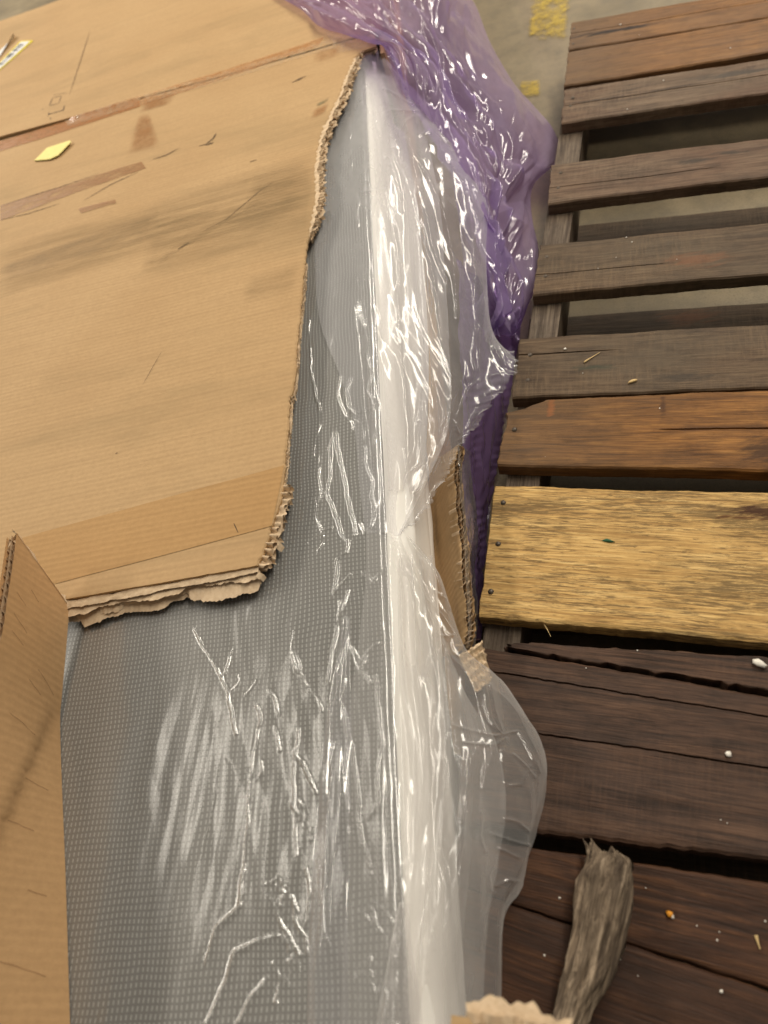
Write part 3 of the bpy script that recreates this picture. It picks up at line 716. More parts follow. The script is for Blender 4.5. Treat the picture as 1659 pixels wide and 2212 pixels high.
# remaining right wall, leaning outward
wl = [[(930, 1000, .07), (953, 985, .11), (978, 970, .15), (987, 962, .165)], [(925, 1080, .07), (950, 1075, .11), (970, 1066, .15), (984, 1056, .168)],
      [(925, 1180, .07), (955, 1178, .11), (980, 1170, .15), (995, 1165, .168)], [(930, 1290, .07), (962, 1288, .11), (985, 1280, .15), (1002, 1272, .168)],
      [(935, 1370, .07), (968, 1366, .11), (990, 1358, .15), (1008, 1345, .168)], [(940, 1420, .07), (975, 1416, .11), (992, 1408, .15), (1004, 1398, .165)]]
Gw = loft(wl, 160, 16)
Gw[..., 0] += .0012 * noise(Gw[..., 1] * 40, Gw[..., 2] * 60, 3); Gw[:, -1, 2] += .003 * noise(np.linspace(0, 30, 160), 0, 4); Gw[:, -1, 0] += .002 * noise(np.linspace(0, 40, 160), 0, 7)
wall = sheet('side_wall', Gw, CARD, box)
Gw2 = Gw.copy(); Gw2[..., 0] += .0085; Gw2[..., 2] -= .003 + .002 * noise(np.linspace(0, 24, 160), 0, 9)[:, None]
link_mesh('outer_liner', Gw2.reshape(-1, 3), grid_faces(160, 16)[:, ::-1], CARD, wall)
mw = (Gw + Gw2) / 2
dv2 = unit((Gw[:, 0] - Gw[:, -1]).mean(0)) * .03
merge('wall_flutes', [between(Gw[:, -1] + [0, 0, .002], mw[:, -1] + [0, 0, .002], dv2, .011, 13), between(mw[:, -1], Gw2[:, -1] + [0, 0, .003], dv2, .009, 15), np.stack([mw[:, -1] + np.stack([.001 * noise(np.linspace(0, 50, 160), 0, 3)] * 3, -1), mw[:, -1] + dv2], 1)], TORN, wall)
# crushed corner piece with exposed flutes
q = ats([(992, 1420), (1040, 1384), (1056, 1452), (1020, 1480)], .165); q[0, 2] += .004; q[3, 2] -= .02; q[2, 2] -= .02
n1, n2 = 40, 22; u = np.linspace(0, 1, n1)[None, :, None]; v = np.linspace(0, 1, n2)[:, None, None]
G = (q[0] * (1 - u) + q[1] * u) * (1 - v) + (q[3] * (1 - u) + q[2] * u) * v
G[..., 2] += .0018 * np.sin(v[..., 0] * 26 + 2 * noise(u[..., 0] * 4, v[..., 0] * 3, 2)) + .0015 * noise(u[..., 0] * 9, v[..., 0] * 9, 5)
G[:, -1, :2] += .002 * rng.uniform(-1, 1, (n2, 2)); G[-1, :, :2] += .0015 * rng.uniform(-1, 1, (n1, 2))
solid('torn_corner', G[::-1], .003, TORN, box)
# near corner flap close to the lens
q = ats([(975, 2192), (1012, 2198), (1110, 2330), (965, 2330)], .315)
G = np.zeros((12, 20, 3)); u = np.linspace(0, 1, 20)[None, :, None]; v = np.linspace(0, 1, 12)[:, None, None]
G = (q[0] * (1 - u) + q[1] * u) * (1 - v) + (q[3] * (1 - u) + q[2] * u) * v
nf = sheet('near_flap', G[::-1], CARD, box)
pe = ats([(1008, 2206), (1045, 2202), (1085, 2208), (1130, 2218), (1175, 2232), (1230, 2256)], .312)
merge('near_flutes', [ribbon(pe, -1, .004, .004, .012, 0, .9, 60, .3), ribbon(pe + [.002, -.006, -.001], -1, .004, .004, .011, -.002, .9, 61, .3), ribbon(pe + [.0, -.012, -.001], -1, .004, .003, .014, -.001, .9, 62, .2), ribbon(pe, -1, .012, .001, .02, -.006, 1, 63)], TORN, nf)
# box far side, left side and bottom (mostly hidden)
def slab(name, lo, hi, mat, parent):
    x0, y0, z0 = lo; x1, y1, z1 = hi
    G = np.array([[(x0, y0, z1), (x1, y0, z1)], [(x0, y1, z1), (x1, y1, z1)]], float)
    return solid(name, G, z1 - z0, mat, parent)
slab('rear_wall', (-1.745, 2.488, .008), (-.122, 2.496, .235), CARD, box)
slab('right_wall', (-.122, 1.575, .008), (-.114, 2.486, .234), CARD, box)
slab('bottom_panel', (-1.745, -.4, .002), (-.10, 2.486, .008), CARD, box)
slab('left_wall', (-1.745, -.4, .009), (-1.737, 2.486, .234), CARD, box)

# ------------------------------------------------------------------ mattress
MZ = .215; MX = -.16
mat_t = thing('mattress', 'grey dotted mattress with a white side, partly out of its box', 'mattress')
xs = np.concatenate([np.linspace(-1.7, -.2, 60), np.linspace(-.195, MX, 16)]); ys = np.linspace(-.35, 1.62, 220)
Xm, Ym = np.meshgrid(xs, ys)
Zm = MZ + .0012 * fbm(Xm * 5, Ym * 4, 2, 31) - .004 * sstep(MX - .012, MX, Xm)**2
sheet('top_cover', np.stack([Xm, Ym, Zm], -1), FABRIC, mat_t)
zs = np.linspace(0, 1, 34); ys = np.linspace(-.35, 1.62, 500)
S, Ys = np.meshgrid(zs, ys)
ks = [0, .1, .2, .3, .42, .6, .8, 1]
Zs = MZ + np.interp(S, ks, [-.0038, -.006, -.011, -.021, -.045, -.09, -.14, -.2]); Xo = np.interp(S, ks, [-.0006, .011, .019, .025, .029, .031, .028, .02])
fold = .004 * ridge(Ys * 2.2 + .3 * noise(S * 2, Ys * 3, 5), S * 3.5 + Ys * .6, 6) * sstep(.12, .5, S) + .25 * crumple(S * .2, Ys, (.02, .06), .25, 441, 7) * sstep(.05, .3, S)
Xs = MX + Xo + fold
sheet('side_cover', np.stack([Xs, Ys, Zs], -1), WHITE, mat_t)
slab('core', (-1.7, -.345, .012), (MX - .012, 1.61, MZ - .006), WHITE, mat_t)
# inner white lining hanging beside it
G = loft([[(812, 240, .2), (844, 258, .165), (874, 285, .12)], [(822, 430, .2), (864, 445, .165), (908, 470, .12)], [(830, 620, .2), (878, 635, .165), (924, 655, .12)], [(845, 820, .2), (892, 835, .163), (930, 850, .115)], [(862, 960, .195), (893, 975, .155), (922, 995, .105)], [(878, 1020, .19), (905, 1040, .15), (930, 1060, .10)], [(880, 1120, .19), (912, 1120, .15), (938, 1130, .10)], [(885, 1210, .19), (922, 1215, .15), (942, 1225, .1)], [(890, 1300, .19), (928, 1300, .15), (950, 1310, .1)],
          [(892, 1420, .19), (935, 1420, .15), (962, 1430, .1)], [(895, 1700, .19), (940, 1700, .15), (975, 1710, .1)], [(895, 2000, .19), (945, 2000, .15), (985, 2010, .1)], [(895, 2300, .19), (950, 2300, .15), (985, 2310, .1)]], 220, 40)
nn = normals(G); U = np.linspace(0, 1, 40)[None, :]; Vv = np.linspace(0, 1, 220)[:, None]
G = G + nn * (.004 * ridge(U * 3 + .4 * noise(Vv * 5, U, 3), Vv * 3, 12))[..., None]
sheet('white_lining', G, WHITE, mat_t)

# ------------------------------------------------------------------ clear plastic wrap
wrap = thing('plastic_wrap', 'clear crinkled plastic film wrapped over the grey mattress, torn at the side', 'plastic film')
R5 = lambda *p: [(548.6 + .3968 * x, 737.3 + .3968 * y) for x, y in p]
R7 = lambda *p: [(.5 * x, 1371.5 + .5 * y) for x, y in p]
D8 = lambda *p: [(658.3 + .1985 * x, 54.9 + .1985 * y) for x, y in p]
wr = [ # (polyline, amplitude mm, width mm)
 (R5((300, -120), (305, 0), (310, 165), (345, 330), (355, 380)), 2.2, 2.6), (R5((358, 450), (330, 560), (322, 715), (350, 680), (368, 620)), 1.8, 2.2),
 (R5((440, 495), (420, 560), (415, 740), (390, 820), (440, 930), (480, 1050), (515, 1090), (505, 1150), (455, 1190), (462, 1240), (440, 1370), (530, 1270)), 2.4, 2.4),
 (R5((440, 495), (470, 640), (510, 850), (560, 1050)), 2.2, 2.6), (R5((590, 460), (610, 540), (650, 560), (668, 470)), 1.5, 2.0),
 (R5((605, 570), (620, 700), (650, 760), (640, 850), (660, 940), (640, 1010), (600, 1045), (575, 990)), 2.2, 2.4), (R5((330, 860), (350, 980), (375, 1040), (430, 1010)), 2.0, 2.2),
 (R5((360, 650), (360, 760), (372, 860), (330, 850), (325, 900)), 1.8, 2.0), (R5((300, 1100), (330, 1070), (380, 1060)), 1.8, 2.5), (R5((350, 1140), (378, 1100)), 1.5, 2.2),
 (R5((465, 1420), (460, 1520), (500, 1420), (520, 1350)), 2, 2.2), (R5((220, 1585), (208, 1650), (225, 1780), (265, 1820), (330, 1920), (380, 2020)), 2.2, 2.4), (R5((220, 1585), (240, 1700), (262, 1800)), 1.8, 2.2),
 (R5((590, 1260), (660, 1305), (715, 1230)), 2, 2.2), (R5((525, 200), (508, 260), (520, 350), (560, 390), (640, 370), (680, 330)), 2.2, 2.2), (R5((470, 190), (460, 300), (500, 400), (590, 440), (700, 420)), 2.0, 2.0),
 (R5((610, 60), (650, 160), (620, 260), (655, 340)), 1.6, 2.0), (R5((540, 480), (530, 420)), 1.5, 2), (R5((455, 1560), (430, 1700), (405, 1858)), 2.6, 3.0),
 (R5((520, 1660), (560, 1740), (640, 1858)), 1.6, 2.0), (R5((580, 1780), (620, 1700), (680, 1640)), 1.6, 2.0),
 (R7((840, -20), (930, 130), (985, 250), (1020, 430)), 2.4, 2.8), (R7((960, 190), (990, 120), (1010, 60)), 1.6, 2.2), (R7((1000, 240), (1040, 200), (1035, 170)), 1.6, 2.2), (R7((1060, 260), (1110, 200)), 1.6, 2.2),
 (R7((1110, 310), (1130, 370), (1100, 500), (1070, 690), (1075, 800), (1060, 900), (1055, 1020), (1030, 1180), (940, 1260), (890, 1430)), 2.2, 2.4),
 (R7((1070, 580), (1110, 630), (1140, 590), (1125, 540)), 1.8, 2.2), (R7((1290, 410), (1280, 520), (1310, 560), (1370, 690)), 2.2, 2.4), (R7((1270, 500), (1270, 690), (1280, 960)), 1.8, 2.2),
 (R7((1255, 730), (1300, 800)), 1.8, 2.2), (R7((1290, 720), (1330, 790)), 1.8, 2.2), (R7((1310, 820), (1345, 890), (1350, 830)), 1.8, 2.2),
 (R7((835, 600), (850, 530), (900, 560), (925, 690), (880, 900), (840, 1080), (810, 1290)), .7, 5.0), (R7((925, 440), (1000, 560), (1060, 720)), .6, 5.0),
 (R7((890, 1680), (980, 1500), (1020, 1370), (1100, 1330), (1200, 1300)), 2.4, 2.8), (R7((1020, 1690), (1080, 1580), (1150, 1490)), 2.2, 2.8),
 (R7((1150, 1080), (1200, 1050), (1240, 1090)), 1.8, 2), (R7((1160, 1130), (1220, 1250), (1300, 1390)), 2.0, 2.2), (R7((1230, 1090), (1210, 1180)), 1.8, 2), (R7((1260, 1130), (1280, 1240), (1320, 1300), (1330, 1380)), 1.8, 2.2),
 (R7((1180, 1420), (1210, 1500), (1200, 1600)), 1.8, 2.2), (R7((1320, 1010), (1345, 1120), (1330, 1240)), 1.8, 2.2), (R7((1160, 240), (1190, 280), (1210, 350)), 1.8, 2.2), (R7((1185, 400), (1215, 500)), 1.8, 2.2),
 (R7((1370, 970), (1390, 1130), (1400, 1280), (1440, 1390)), 2.2, 2.8), (R7((1440, 460), (1420, 560), (1400, 640)), 1.6, 2.2),
 (R7((1480, 320), (1520, 480), (1540, 620), (1555, 860), (1600, 1010)), 2.0, 2.4), (R7((1560, 900), (1590, 960), (1610, 1040)), 1.6, 2.2), (R7((1620, 180), (1640, 300), (1655, 470), (1630, 560), (1630, 750), (1590, 790)), 2.0, 2.4), (R7((1520, 60), (1560, 120), (1600, 60)), 1.6, 2.0),
 (R7((1500, 420), (1500, 800), (1525, 1200), (1545, 1500)), 1.6, 2.4),
 (D8((480, 1080), (500, 1200), (490, 1330), (530, 1480), (500, 1640), (540, 1760)), 2.2, 2.6), (D8((560, 1560), (545, 1760), (440, 1790)), 1.8, 2.2), (D8((550, 1810), (580, 1880), (600, 1940), (570, 2050), (590, 2200)), 2.0, 2.2),
]
for k in range(26):      # short random crinkles near the bottom right of the film
    x0, y0 = random.uniform(1530, 1700), random.uniform(1150, 1680); a = random.uniform(.3, .9); L = random.uniform(50, 110)
    wr.append((R7((x0, y0), (x0 + L * .5 * a + 4, y0 + L * .5), (x0 + L * a, y0 + L)), 1.5, 1.9))
for k in range(16):
    x0, y0 = random.uniform(1150, 1330), random.uniform(1040, 1600); a = random.uniform(.1, .8); L = random.uniform(30, 80)
    wr.append((R7((x0, y0), (x0 + L * .5 * a + 6, y0 + L * .5), (x0 + L * a, y0 + L)), 1.4, 1.9))
gx = np.arange(-.60, MX + .0004, .0009); gy = np.concatenate([np.arange(-.08, .75, .00105), np.arange(.75, 1.56, .0022)])
Xf, Yf = np.meshgrid(gx, gy)
def film_height(Xf, Yf):
    Hh = .0009 + .16 * crumple(Xf, Yf, (.018, .07), .16, 301, 8) * sstep(-.47, -.3, Xf) + .0007 * noise(Xf * 30 + .6 * noise(Xf * 6, Yf * 5, 8), Yf * 2.4, 65) * sstep(-.5, -.3, Xf) + (.00015 + .0004 * sstep(-.45, -.25, Xf)) * fbm(Xf * 22, Yf * 7, 2, 61) + .0012 * np.clip(ridge(Xf * 16 + .5 * noise(Xf * 9, Yf * 7, 2), Yf * 3.2, 63) - .55, 0, 1) * sstep(-.42, -.28, Xf)
    for pl, a, w in wr:
        P = ats(pl, MZ + .002)[:, :2]; P, s = resample(P, .0025)
        P[:, 0] += .0009 * noise(s * 130, s * 0, 3) + .0016 * noise(s * 45, s * 0, 4); P[:, 1] += .0009 * noise(s * 130, s * 0, 5)
        a *= .0011; w *= .00075; mrg = w * 6
        lo, hi = P.min(0) - mrg, P.max(0) + mrg
        i0, i1 = np.searchsorted(gx, [lo[0], hi[0]]); j0, j1 = np.searchsorted(gy, [lo[1], hi[1]])
        if i1 <= i0 or j1 <= j0: continue
        sx, sy = Xf[j0:j1, i0:i1], Yf[j0:j1, i0:i1]
        d2 = np.full(sx.shape, 1.0)
        for p, q in zip(P[:-1], P[1:]):
            e = q - p; L2 = e @ e + 1e-12
            tt = np.clip(((sx - p[0]) * e[0] + (sy - p[1]) * e[1]) / L2, 0, 1)
            d2 = np.minimum(d2, (sx - p[0] - tt * e[0])**2 + (sy - p[1] - tt * e[1])**2)
        d = np.sqrt(d2)
        Hh[j0:j1, i0:i1] = np.maximum(Hh[j0:j1, i0:i1], Hh[j0:j1, i0:i1] * .5 + a * np.exp(-(d / w)**1.25) * (.65 + .5 * np.clip(.5 + noise(sx * 30, sy * 30, 3), 0, 1)))
    return Hh
Hf = film_height(Xf, Yf)
Zf = MZ + .0012 * fbm(Xf * 5, Yf * 4, 2, 31) - .004 * sstep(MX - .012, MX, Xf)**2 + .0012 + Hf
keep = ~((Xf < -.345) & (Yf > .47)) & ~((Xf < -.24) & (Yf > 1.25))
sheet('top_film', np.stack([Xf, Yf, Zf], -1), FILM_TOP, wrap, keep)

def project(G):
    c = (G - [0, 0, CAM_H]) @ M
    return c[..., 0] / c[..., 2] * F + 829.5, c[..., 1] / c[..., 2] * F + 1106
def crease_height(G, lines):
    px, py = project(G); Hh = np.zeros(px.shape)
    for pl, a, w in lines:
        P, s = resample(np.array(pl, float), 4.0)
        P = P + np.stack([1.6 * noise(s * .05, s * 0, len(pl)), 1.2 * noise(s * .05, s * 0, len(pl) + 4)], -1)
        lo, hi = P.min(0) - 4 * w, P.max(0) + 4 * w
        m = (px > lo[0]) & (px < hi[0]) & (py > lo[1]) & (py < hi[1])
        if not m.any(): continue
        qx, qy = px[m], py[m]; d2 = np.full(qx.shape, 1e9)
        for p, q in zip(P[:-1], P[1:]):
            e = q - p; tt = np.clip(((qx - p[0]) * e[0] + (qy - p[1]) * e[1]) / (e @ e + 1e-9), 0, 1)
            d2 = np.minimum(d2, (qx - p[0] - tt * e[0])**2 + (qy - p[1] - tt * e[1])**2)
        Hh[m] = np.maximum(Hh[m], a * .001 * np.exp(-(np.sqrt(d2) / w)**1.4))
    return Hh
R2 = lambda *p: [(548.6 + .43 * x, .43 * y) for x, y in p]
D1 = lambda *p: [(768 + .2645 * x, 713 + .2645 * y) for x, y in p]
D2 = lambda *p: [(822.9 + .2315 * x, 1097.2 + .2315 * y) for x, y in p]
D3 = lambda *p: [(822.9 + .248 * x, 1481.2 + .248 * y) for x, y in p]
UP_LINES = [(l, 1.7, 2.9) for l in (
 D8((700, 940), (660, 850), (650, 750), (680, 650), (720, 740), (760, 900), (780, 1080), (810, 1200), (840, 1400), (930, 1450), (990, 1650), (1040, 1850), (1050, 2050)),
 D8((640, 1815), (760, 1810), (890, 1785), (890, 1880)), D8((830, 1850), (860, 1980), (900, 2090), (950, 2200)), D8((880, 1860), (920, 2000), (960, 2160)), D8((1020, 1190), (1080, 1060), (1180, 990)),
 D8((1240, 990), (1250, 1100), (1240, 1200), (1370, 1150)), D8((860, 690), (1000, 760), (1200, 800)), D8((960, 740), (1100, 830), (1330, 900)), D8((940, 930), (1100, 930), (1250, 930)),
 R2((690, 1100), (720, 1250), (735, 1400), (720, 1480), (730, 1640)), R2((1165, 1040), (1130, 1130), (1100, 1220), (1110, 1350), (1105, 1480), (1115, 1640), (1120, 1760)), R2((1070, 900), (1090, 1000), (1130, 1130)),
 R2((700, 760), (780, 960), (820, 1150), (880, 1300), (920, 1500), (950, 1700)), R2((760, 700), (880, 900), (960, 1100), (1000, 1300), (1020, 1600)), R2((620, 700), (640, 900), (600, 1100)), R2((860, 1060), (900, 1250), (970, 1420)),
 D1((365, 130), (370, 260), (400, 400), (410, 600), (430, 800), (435, 1000), (420, 1130), (395, 960)), D1((570, 210), (610, 360), (660, 590), (690, 760), (720, 960)), D1((545, 600), (500, 680), (490, 740), (545, 760), (545, 600)),
 D1((505, 780), (515, 930), (470, 1060), (420, 1140)), D1((550, 780), (590, 920), (560, 1090), (440, 1160), (400, 1280)), D1((560, 1120), (575, 1180), (540, 1280), (490, 1340)), D1((975, 20), (950, 200), (970, 340)), D1((1010, -40), (1000, 200), (1005, 330), (1010, 480)),
 D1((900, 390), (930, 480), (910, 550)), D1((700, 1030), (740, 930), (800, 770), (870, 600), (930, 470), (1000, 420)), D1((700, 1030), (715, 1090)), D1((830, 690), (820, 800), (850, 850), (920, 780), (1000, 640)), D1((620, 1170), (700, 1030)), D1((680, 830), (760, 640), (860, 420)),
 D1((1110, 380), (1200, 360), (1320, 330)), D1((1070, 520), (1180, 480), (1250, 470)), D1((1130, 150), (1180, 240), (1250, 300)))]
LOW_LINES = [(l, 1.8, 2.9) for l in (
 D2((195, 590), (350, 710), (440, 870), (560, 990), (690, 1190)), D2((500, 1185), (600, 1200), (690, 1190)), D2((625, 1210), (605, 1400), (600, 1600), (610, 1700), (635, 1896)), D2((550, 1260), (480, 1420), (430, 1580), (480, 1700), (510, 1860)),
 D2((510, 1200), (490, 1300), (440, 1450)), D2((965, 1620), (990, 1750), (970, 1850)), D2((1020, 1650), (1050, 1800), (1065, 1896)), D2((130, 320), (160, 430), (200, 560)), D2((500, 780), (600, 850), (640, 950)),
 D3((440, 0), (490, 180), (530, 350)), D3((570, 0), (590, 200), (600, 340), (530, 520), (580, 760), (560, 900)), D3((910, 0), (920, 180), (960, 320), (1060, 430)), D3((950, 40), (1000, 230), (1050, 400)), D3((590, 340), (800, 400), (1000, 440), (1190, 400)),
 D3((720, 500), (830, 510), (1000, 520), (1100, 450)), D3((600, 350), (660, 600), (730, 800)), D3((820, 550), (760, 750), (710, 960), (700, 1300), (690, 1700), (650, 2100)), D3((790, 600), (740, 900), (740, 1300), (745, 1700), (700, 2200)),
 D3((130, 480), (180, 560), (190, 830), (240, 950), (310, 1120), (380, 1270)), D3((960, 540), (950, 640), (910, 720), (880, 900)), D3((1060, 560), (1070, 760), (1080, 1000), (1050, 1200)), D3((1300, 700), (1220, 860), (1130, 870)), D3((950, 1290), (1200, 1370), (1300, 1400)),
 D3((1060, 1160), (1180, 1180), (1290, 1270)), D3((1030, 1420), (1200, 1500)), D3((1010, 1740), (1100, 1690), (1200, 1700)), D3((270, 1500), (180, 1600), (170, 1660)), D3((1190, 400), (1290, 560), (1380, 760)), D3((1150, 600), (1260, 700), (1340, 800)),
 D3((560, 1100), (530, 1300), (540, 1400)), D3((500, 1440), (560, 1600), (600, 1760), (620, 1900)), D3((420, 1400), (400, 1600), (420, 1800), (380, 2100), (400, 2500)), D3((480, 1460), (430, 1900), (460, 2300)), D3((650, 1700), (560, 2100), (540, 2600)), D3((980, 1800), (900, 2000), (860, 2300)),
 D3((870, 1100), (860, 1300), (900, 1450)), D3((1000, 1500), (940, 1650), (960, 1800)))]
def film_loft(name, rows, nr, nc, mat, amp, kx, ky, fine, seed, cr=0.0, hem=0.0, win=None, parent=wrap, lines=None, mids=.0):
    G = loft(rows, nr, nc); nn = normals(G); nn = nn * np.sign((nn[..., 0] + nn[..., 2]).mean())
    U = np.linspace(0, 1, nc)[None, :]; Vv = np.linspace(0, 1, nr)[:, None]
    w = (sstep(.0, .25, U) if win is None else win(U, Vv))
    wu = U * kx + .5 * noise(U * 3, Vv * ky * 1.2, seed)
    d = amp * (np.abs(ridge(wu, Vv * ky, seed + 1))**1.5 * .6 + .7 * noise(wu * .6, Vv * ky * .7, seed + 2) + .16 * noise(wu * 2.3 + Vv * 2, Vv * ky * 1.6, seed + 3) + mids * np.abs(ridge(wu * 2.4 + Vv * 3, Vv * ky * 2.2, seed + 3))**3)
    d = d + fine * (np.abs(noise(U * kx * 5 + Vv * 9, Vv * ky * 8, seed + 4)) + .5 * np.abs(noise(U * kx * 10, Vv * ky * 20 + U * 5, seed + 5)))
    if cr:
        su = np.concatenate([np.zeros((nr, 1)), np.cumsum(np.linalg.norm(np.diff(G, axis=1), axis=-1), 1)], 1); sv = G[..., 1]
        d = d + cr * (1.3 * crumple(su, sv, (.03, .14), .12, seed + 50, 9) + .22 * crumple(su, sv, (.03, .08), .7, seed + 60, 5))
    G = G + nn * (d * w)[..., None]
    if lines: G = G + nn * crease_height(G, lines)[..., None]
    if hem:
        s = np.linspace(0, 1, nr); e = np.exp(-(1 - U) / .05)
        jag = hem * (noise(s * 120, s * 0, seed + 7) + .7 * noise(s * 320, s * 0, seed + 8))
        G[..., 0] += jag[:, None] * e; G[..., 1] += .7 * np.roll(jag, 7)[:, None] * e
        G[..., 2] += (.011 * noise(s * 46, s * 0, seed + 9) + .004 * noise(s * 130, s * 0, seed + 10))[:, None] * e
    return sheet(name, G, mat, parent)
T = MZ + .0045
upper = [
 [(745, 120, T + .012), (775, 112, T + .014), (800, 108, T + .014), (815, 112, .22), (825, 118, .215), (830, 125, .2), (828, 140, .17)],
 [(738, 200, T), (768, 190, T + .008), (800, 180, T + .008), (840, 178, .222), (868, 180, .21), (890, 190, .19), (885, 215, .15)],
 [(700, 320, T), (755, 305, T + .003), (800, 300, T + .006), (865, 296, .222), (930, 288, .205), (984, 290, .18), (978, 330, .13)],
 [(686, 440, T), (750, 436, T), (803, 430, T + .004), (885, 430, .216), (970, 428, .2), (1044, 430, .165), (1032, 480, .11)],
 [(680, 560, T), (750, 560, T), (806, 560, T + .003), (890, 560, .208), (980, 560, .192), (1050, 560, .158), (1042, 610, .1)],
 [(690, 690, T), (760, 690, T), (811, 690, T + .002), (900, 690, .202), (985, 690, .186), (1054, 690, .155), (1052, 735, .11)],
 [(730, 800, T), (780, 800, T), (818, 800, T + .002), (905, 796, .198), (990, 788, .182), (1066, 772, .16), (1118, 782, .15)],
 [(760, 890, T), (790, 890, T), (824, 890, T + .002), (898, 896, .197), (965, 896, .182), (1015, 890, .168), (1056, 880, .155)],
 [(770, 970, T), (800, 970, T), (829, 972, T + .002), (885, 976, .199), (938, 976, .187), (975, 972, .174), (1000, 960, .162)],
 [(780, 1080, T), (806, 1084, T), (835, 1086, T + .001), (863, 1090, .206), (888, 1090, .199), (912, 1086, .193), (934, 1080, .187)],
 [(790, 1150, T), (812, 1152, T), (840, 1154, T), (850, 1156, .214), (858, 1157, .211), (866, 1155, .208), (872, 1152, .204)]]
film_loft('side_film', upper, 800, 230, FILM_UP, .008, 2.6, 1.3, .0, 101, cr=.26, hem=.0055, lines=UP_LINES, win=lambda U, V: sstep(.05, .4, U) * (1 - .5 * sstep(.85, 1, U)))
lower = [
 [(790, 1140, T), (815, 1150, T), (842, 1158, T), (856, 1160, .212), (868, 1160, .208), (878, 1158, .204), (888, 1158, .2), (886, 1165, .195)],
 [(790, 1240, T), (820, 1244, T), (846, 1246, T), (876, 1248, .207), (905, 1247, .201), (930, 1243, .196), (947, 1239, .19), (940, 1250, .18)],
 [(780, 1340, T), (815, 1344, T), (849, 1345, T), (892, 1346, .203), (928, 1345, .193), (955, 1341, .182), (974, 1338, .172), (966, 1352, .15)],
 [(770, 1425, T), (815, 1426, T), (852, 1426, T), (902, 1427, .2), (948, 1424, .19), (982, 1418, .178), (1006, 1424, .165), (1000, 1440, .14)],
 [(760, 1480, T), (812, 1482, T), (854, 1484, T), (915, 1486, .2), (985, 1482, .19), (1050, 1476, .17), (1084, 1480, .15), (1080, 1500, .125)],
 [(755, 1560, T), (812, 1562, T), (856, 1563, T), (928, 1565, .2), (1012, 1562, .19), (1100, 1556, .168), (1137, 1560, .145), (1130, 1585, .118)],
 [(750, 1650, T), (812, 1652, T), (858, 1653, T), (935, 1655, .202), (1024, 1652, .192), (1124, 1650, .168), (1171, 1656, .14), (1160, 1680, .115)],
 [(748, 1770, T), (812, 1772, T), (861, 1773, T), (936, 1775, .204), (1018, 1775, .195), (1112, 1775, .17), (1158, 1775, .142), (1148, 1800, .12)],
 [(748, 1880, T), (812, 1882, T), (864, 1883, T), (932, 1885, .206), (1002, 1886, .197), (1082, 1886, .172), (1128, 1885, .146), (1118, 1905, .125)],
 [(745, 1960, T), (812, 1962, T), (864, 1963, T), (926, 1966, .207), (988, 1967, .198), (1054, 1966, .174), (1092, 1965, .15), (1085, 1985, .13)],
 [(740, 2080, T), (810, 2082, T), (862, 2083, T), (918, 2086, .208), (976, 2087, .198), (1044, 2086, .172), (1088, 2085, .148), (1082, 2105, .13)],
 [(735, 2212, T), (808, 2214, T), (862, 2215, T), (912, 2216, .208), (970, 2217, .198), (1040, 2216, .172), (1086, 2215, .148), (1080, 2235, .13)],
 [(730, 2360, T), (806, 2362, T), (862, 2363, T), (910, 2366, .208), (966, 2367, .198), (1036, 2366, .172), (1084, 2365, .148), (1080, 2385, .13)]]
film_loft('side_film', lower, 820, 230, FILM_LOW, .008, 3.4, 2.4, .0, 141, cr=.42, lines=LOW_LINES, win=lambda U, V: sstep(.12, .5, U) * (1 - .5 * sstep(.85, 1, U)))
inner = [
 [(858, 1200, .21), (880, 1200, .205), (905, 1200, .185), (925, 1205, .16)], [(860, 1340, .211), (890, 1342, .206), (920, 1342, .186), (945, 1345, .16)],
 [(862, 1480, .212), (900, 1482, .207), (950, 1482, .19), (1000, 1485, .16)], [(866, 1600, .213), (915, 1602, .208), (985, 1602, .192), (1068, 1605, .162)],
 [(870, 1720, .214), (918, 1722, .209), (992, 1722, .193), (1085, 1725, .16)], [(872, 1850, .214), (915, 1852, .209), (982, 1852, .193), (1062, 1855, .16)],
 [(872, 1980, .214), (912, 1982, .209), (972, 1982, .193), (1040, 1985, .16)], [(868, 2120, .214), (905, 2122, .209), (962, 2122, .193), (1030, 2125, .16)], [(864, 2330, .214), (900, 2332, .209), (958, 2332, .193), (1030, 2335, .16)]]
inner_up = [
 [(800, 160, T), (815, 162, .216), (835, 165, .2), (850, 172, .17)], [(806, 290, T), (850, 292, .214), (885, 292, .2), (920, 300, .17)], [(812, 430, T), (870, 432, .208), (915, 435, .19), (950, 445, .15)],
 [(815, 560, T), (880, 562, .202), (922, 565, .182), (955, 575, .14)], [(820, 690, T), (888, 692, .197), (928, 695, .178), (962, 705, .13)], [(828, 820, T), (890, 824, .194), (930, 826, .176), (965, 830, .14)],
 [(834, 940, T), (880, 944, .197), (922, 946, .184), (960, 944, .168)], [(840, 1060, T), (862, 1062, .205), (882, 1064, .197), (902, 1062, .188)]]
film_loft('inner_film_layer', inner_up, 480, 120, FILM_IN, .009, 3.0, 1.2, .0, 171, cr=.3, win=lambda U, V: sstep(0, .3, U))
film_loft('inner_film_layer', inner, 480, 120, FILM_IN, .009, 3.0, 1.4, .0, 181, cr=.4, win=lambda U, V: sstep(0, .2, U))
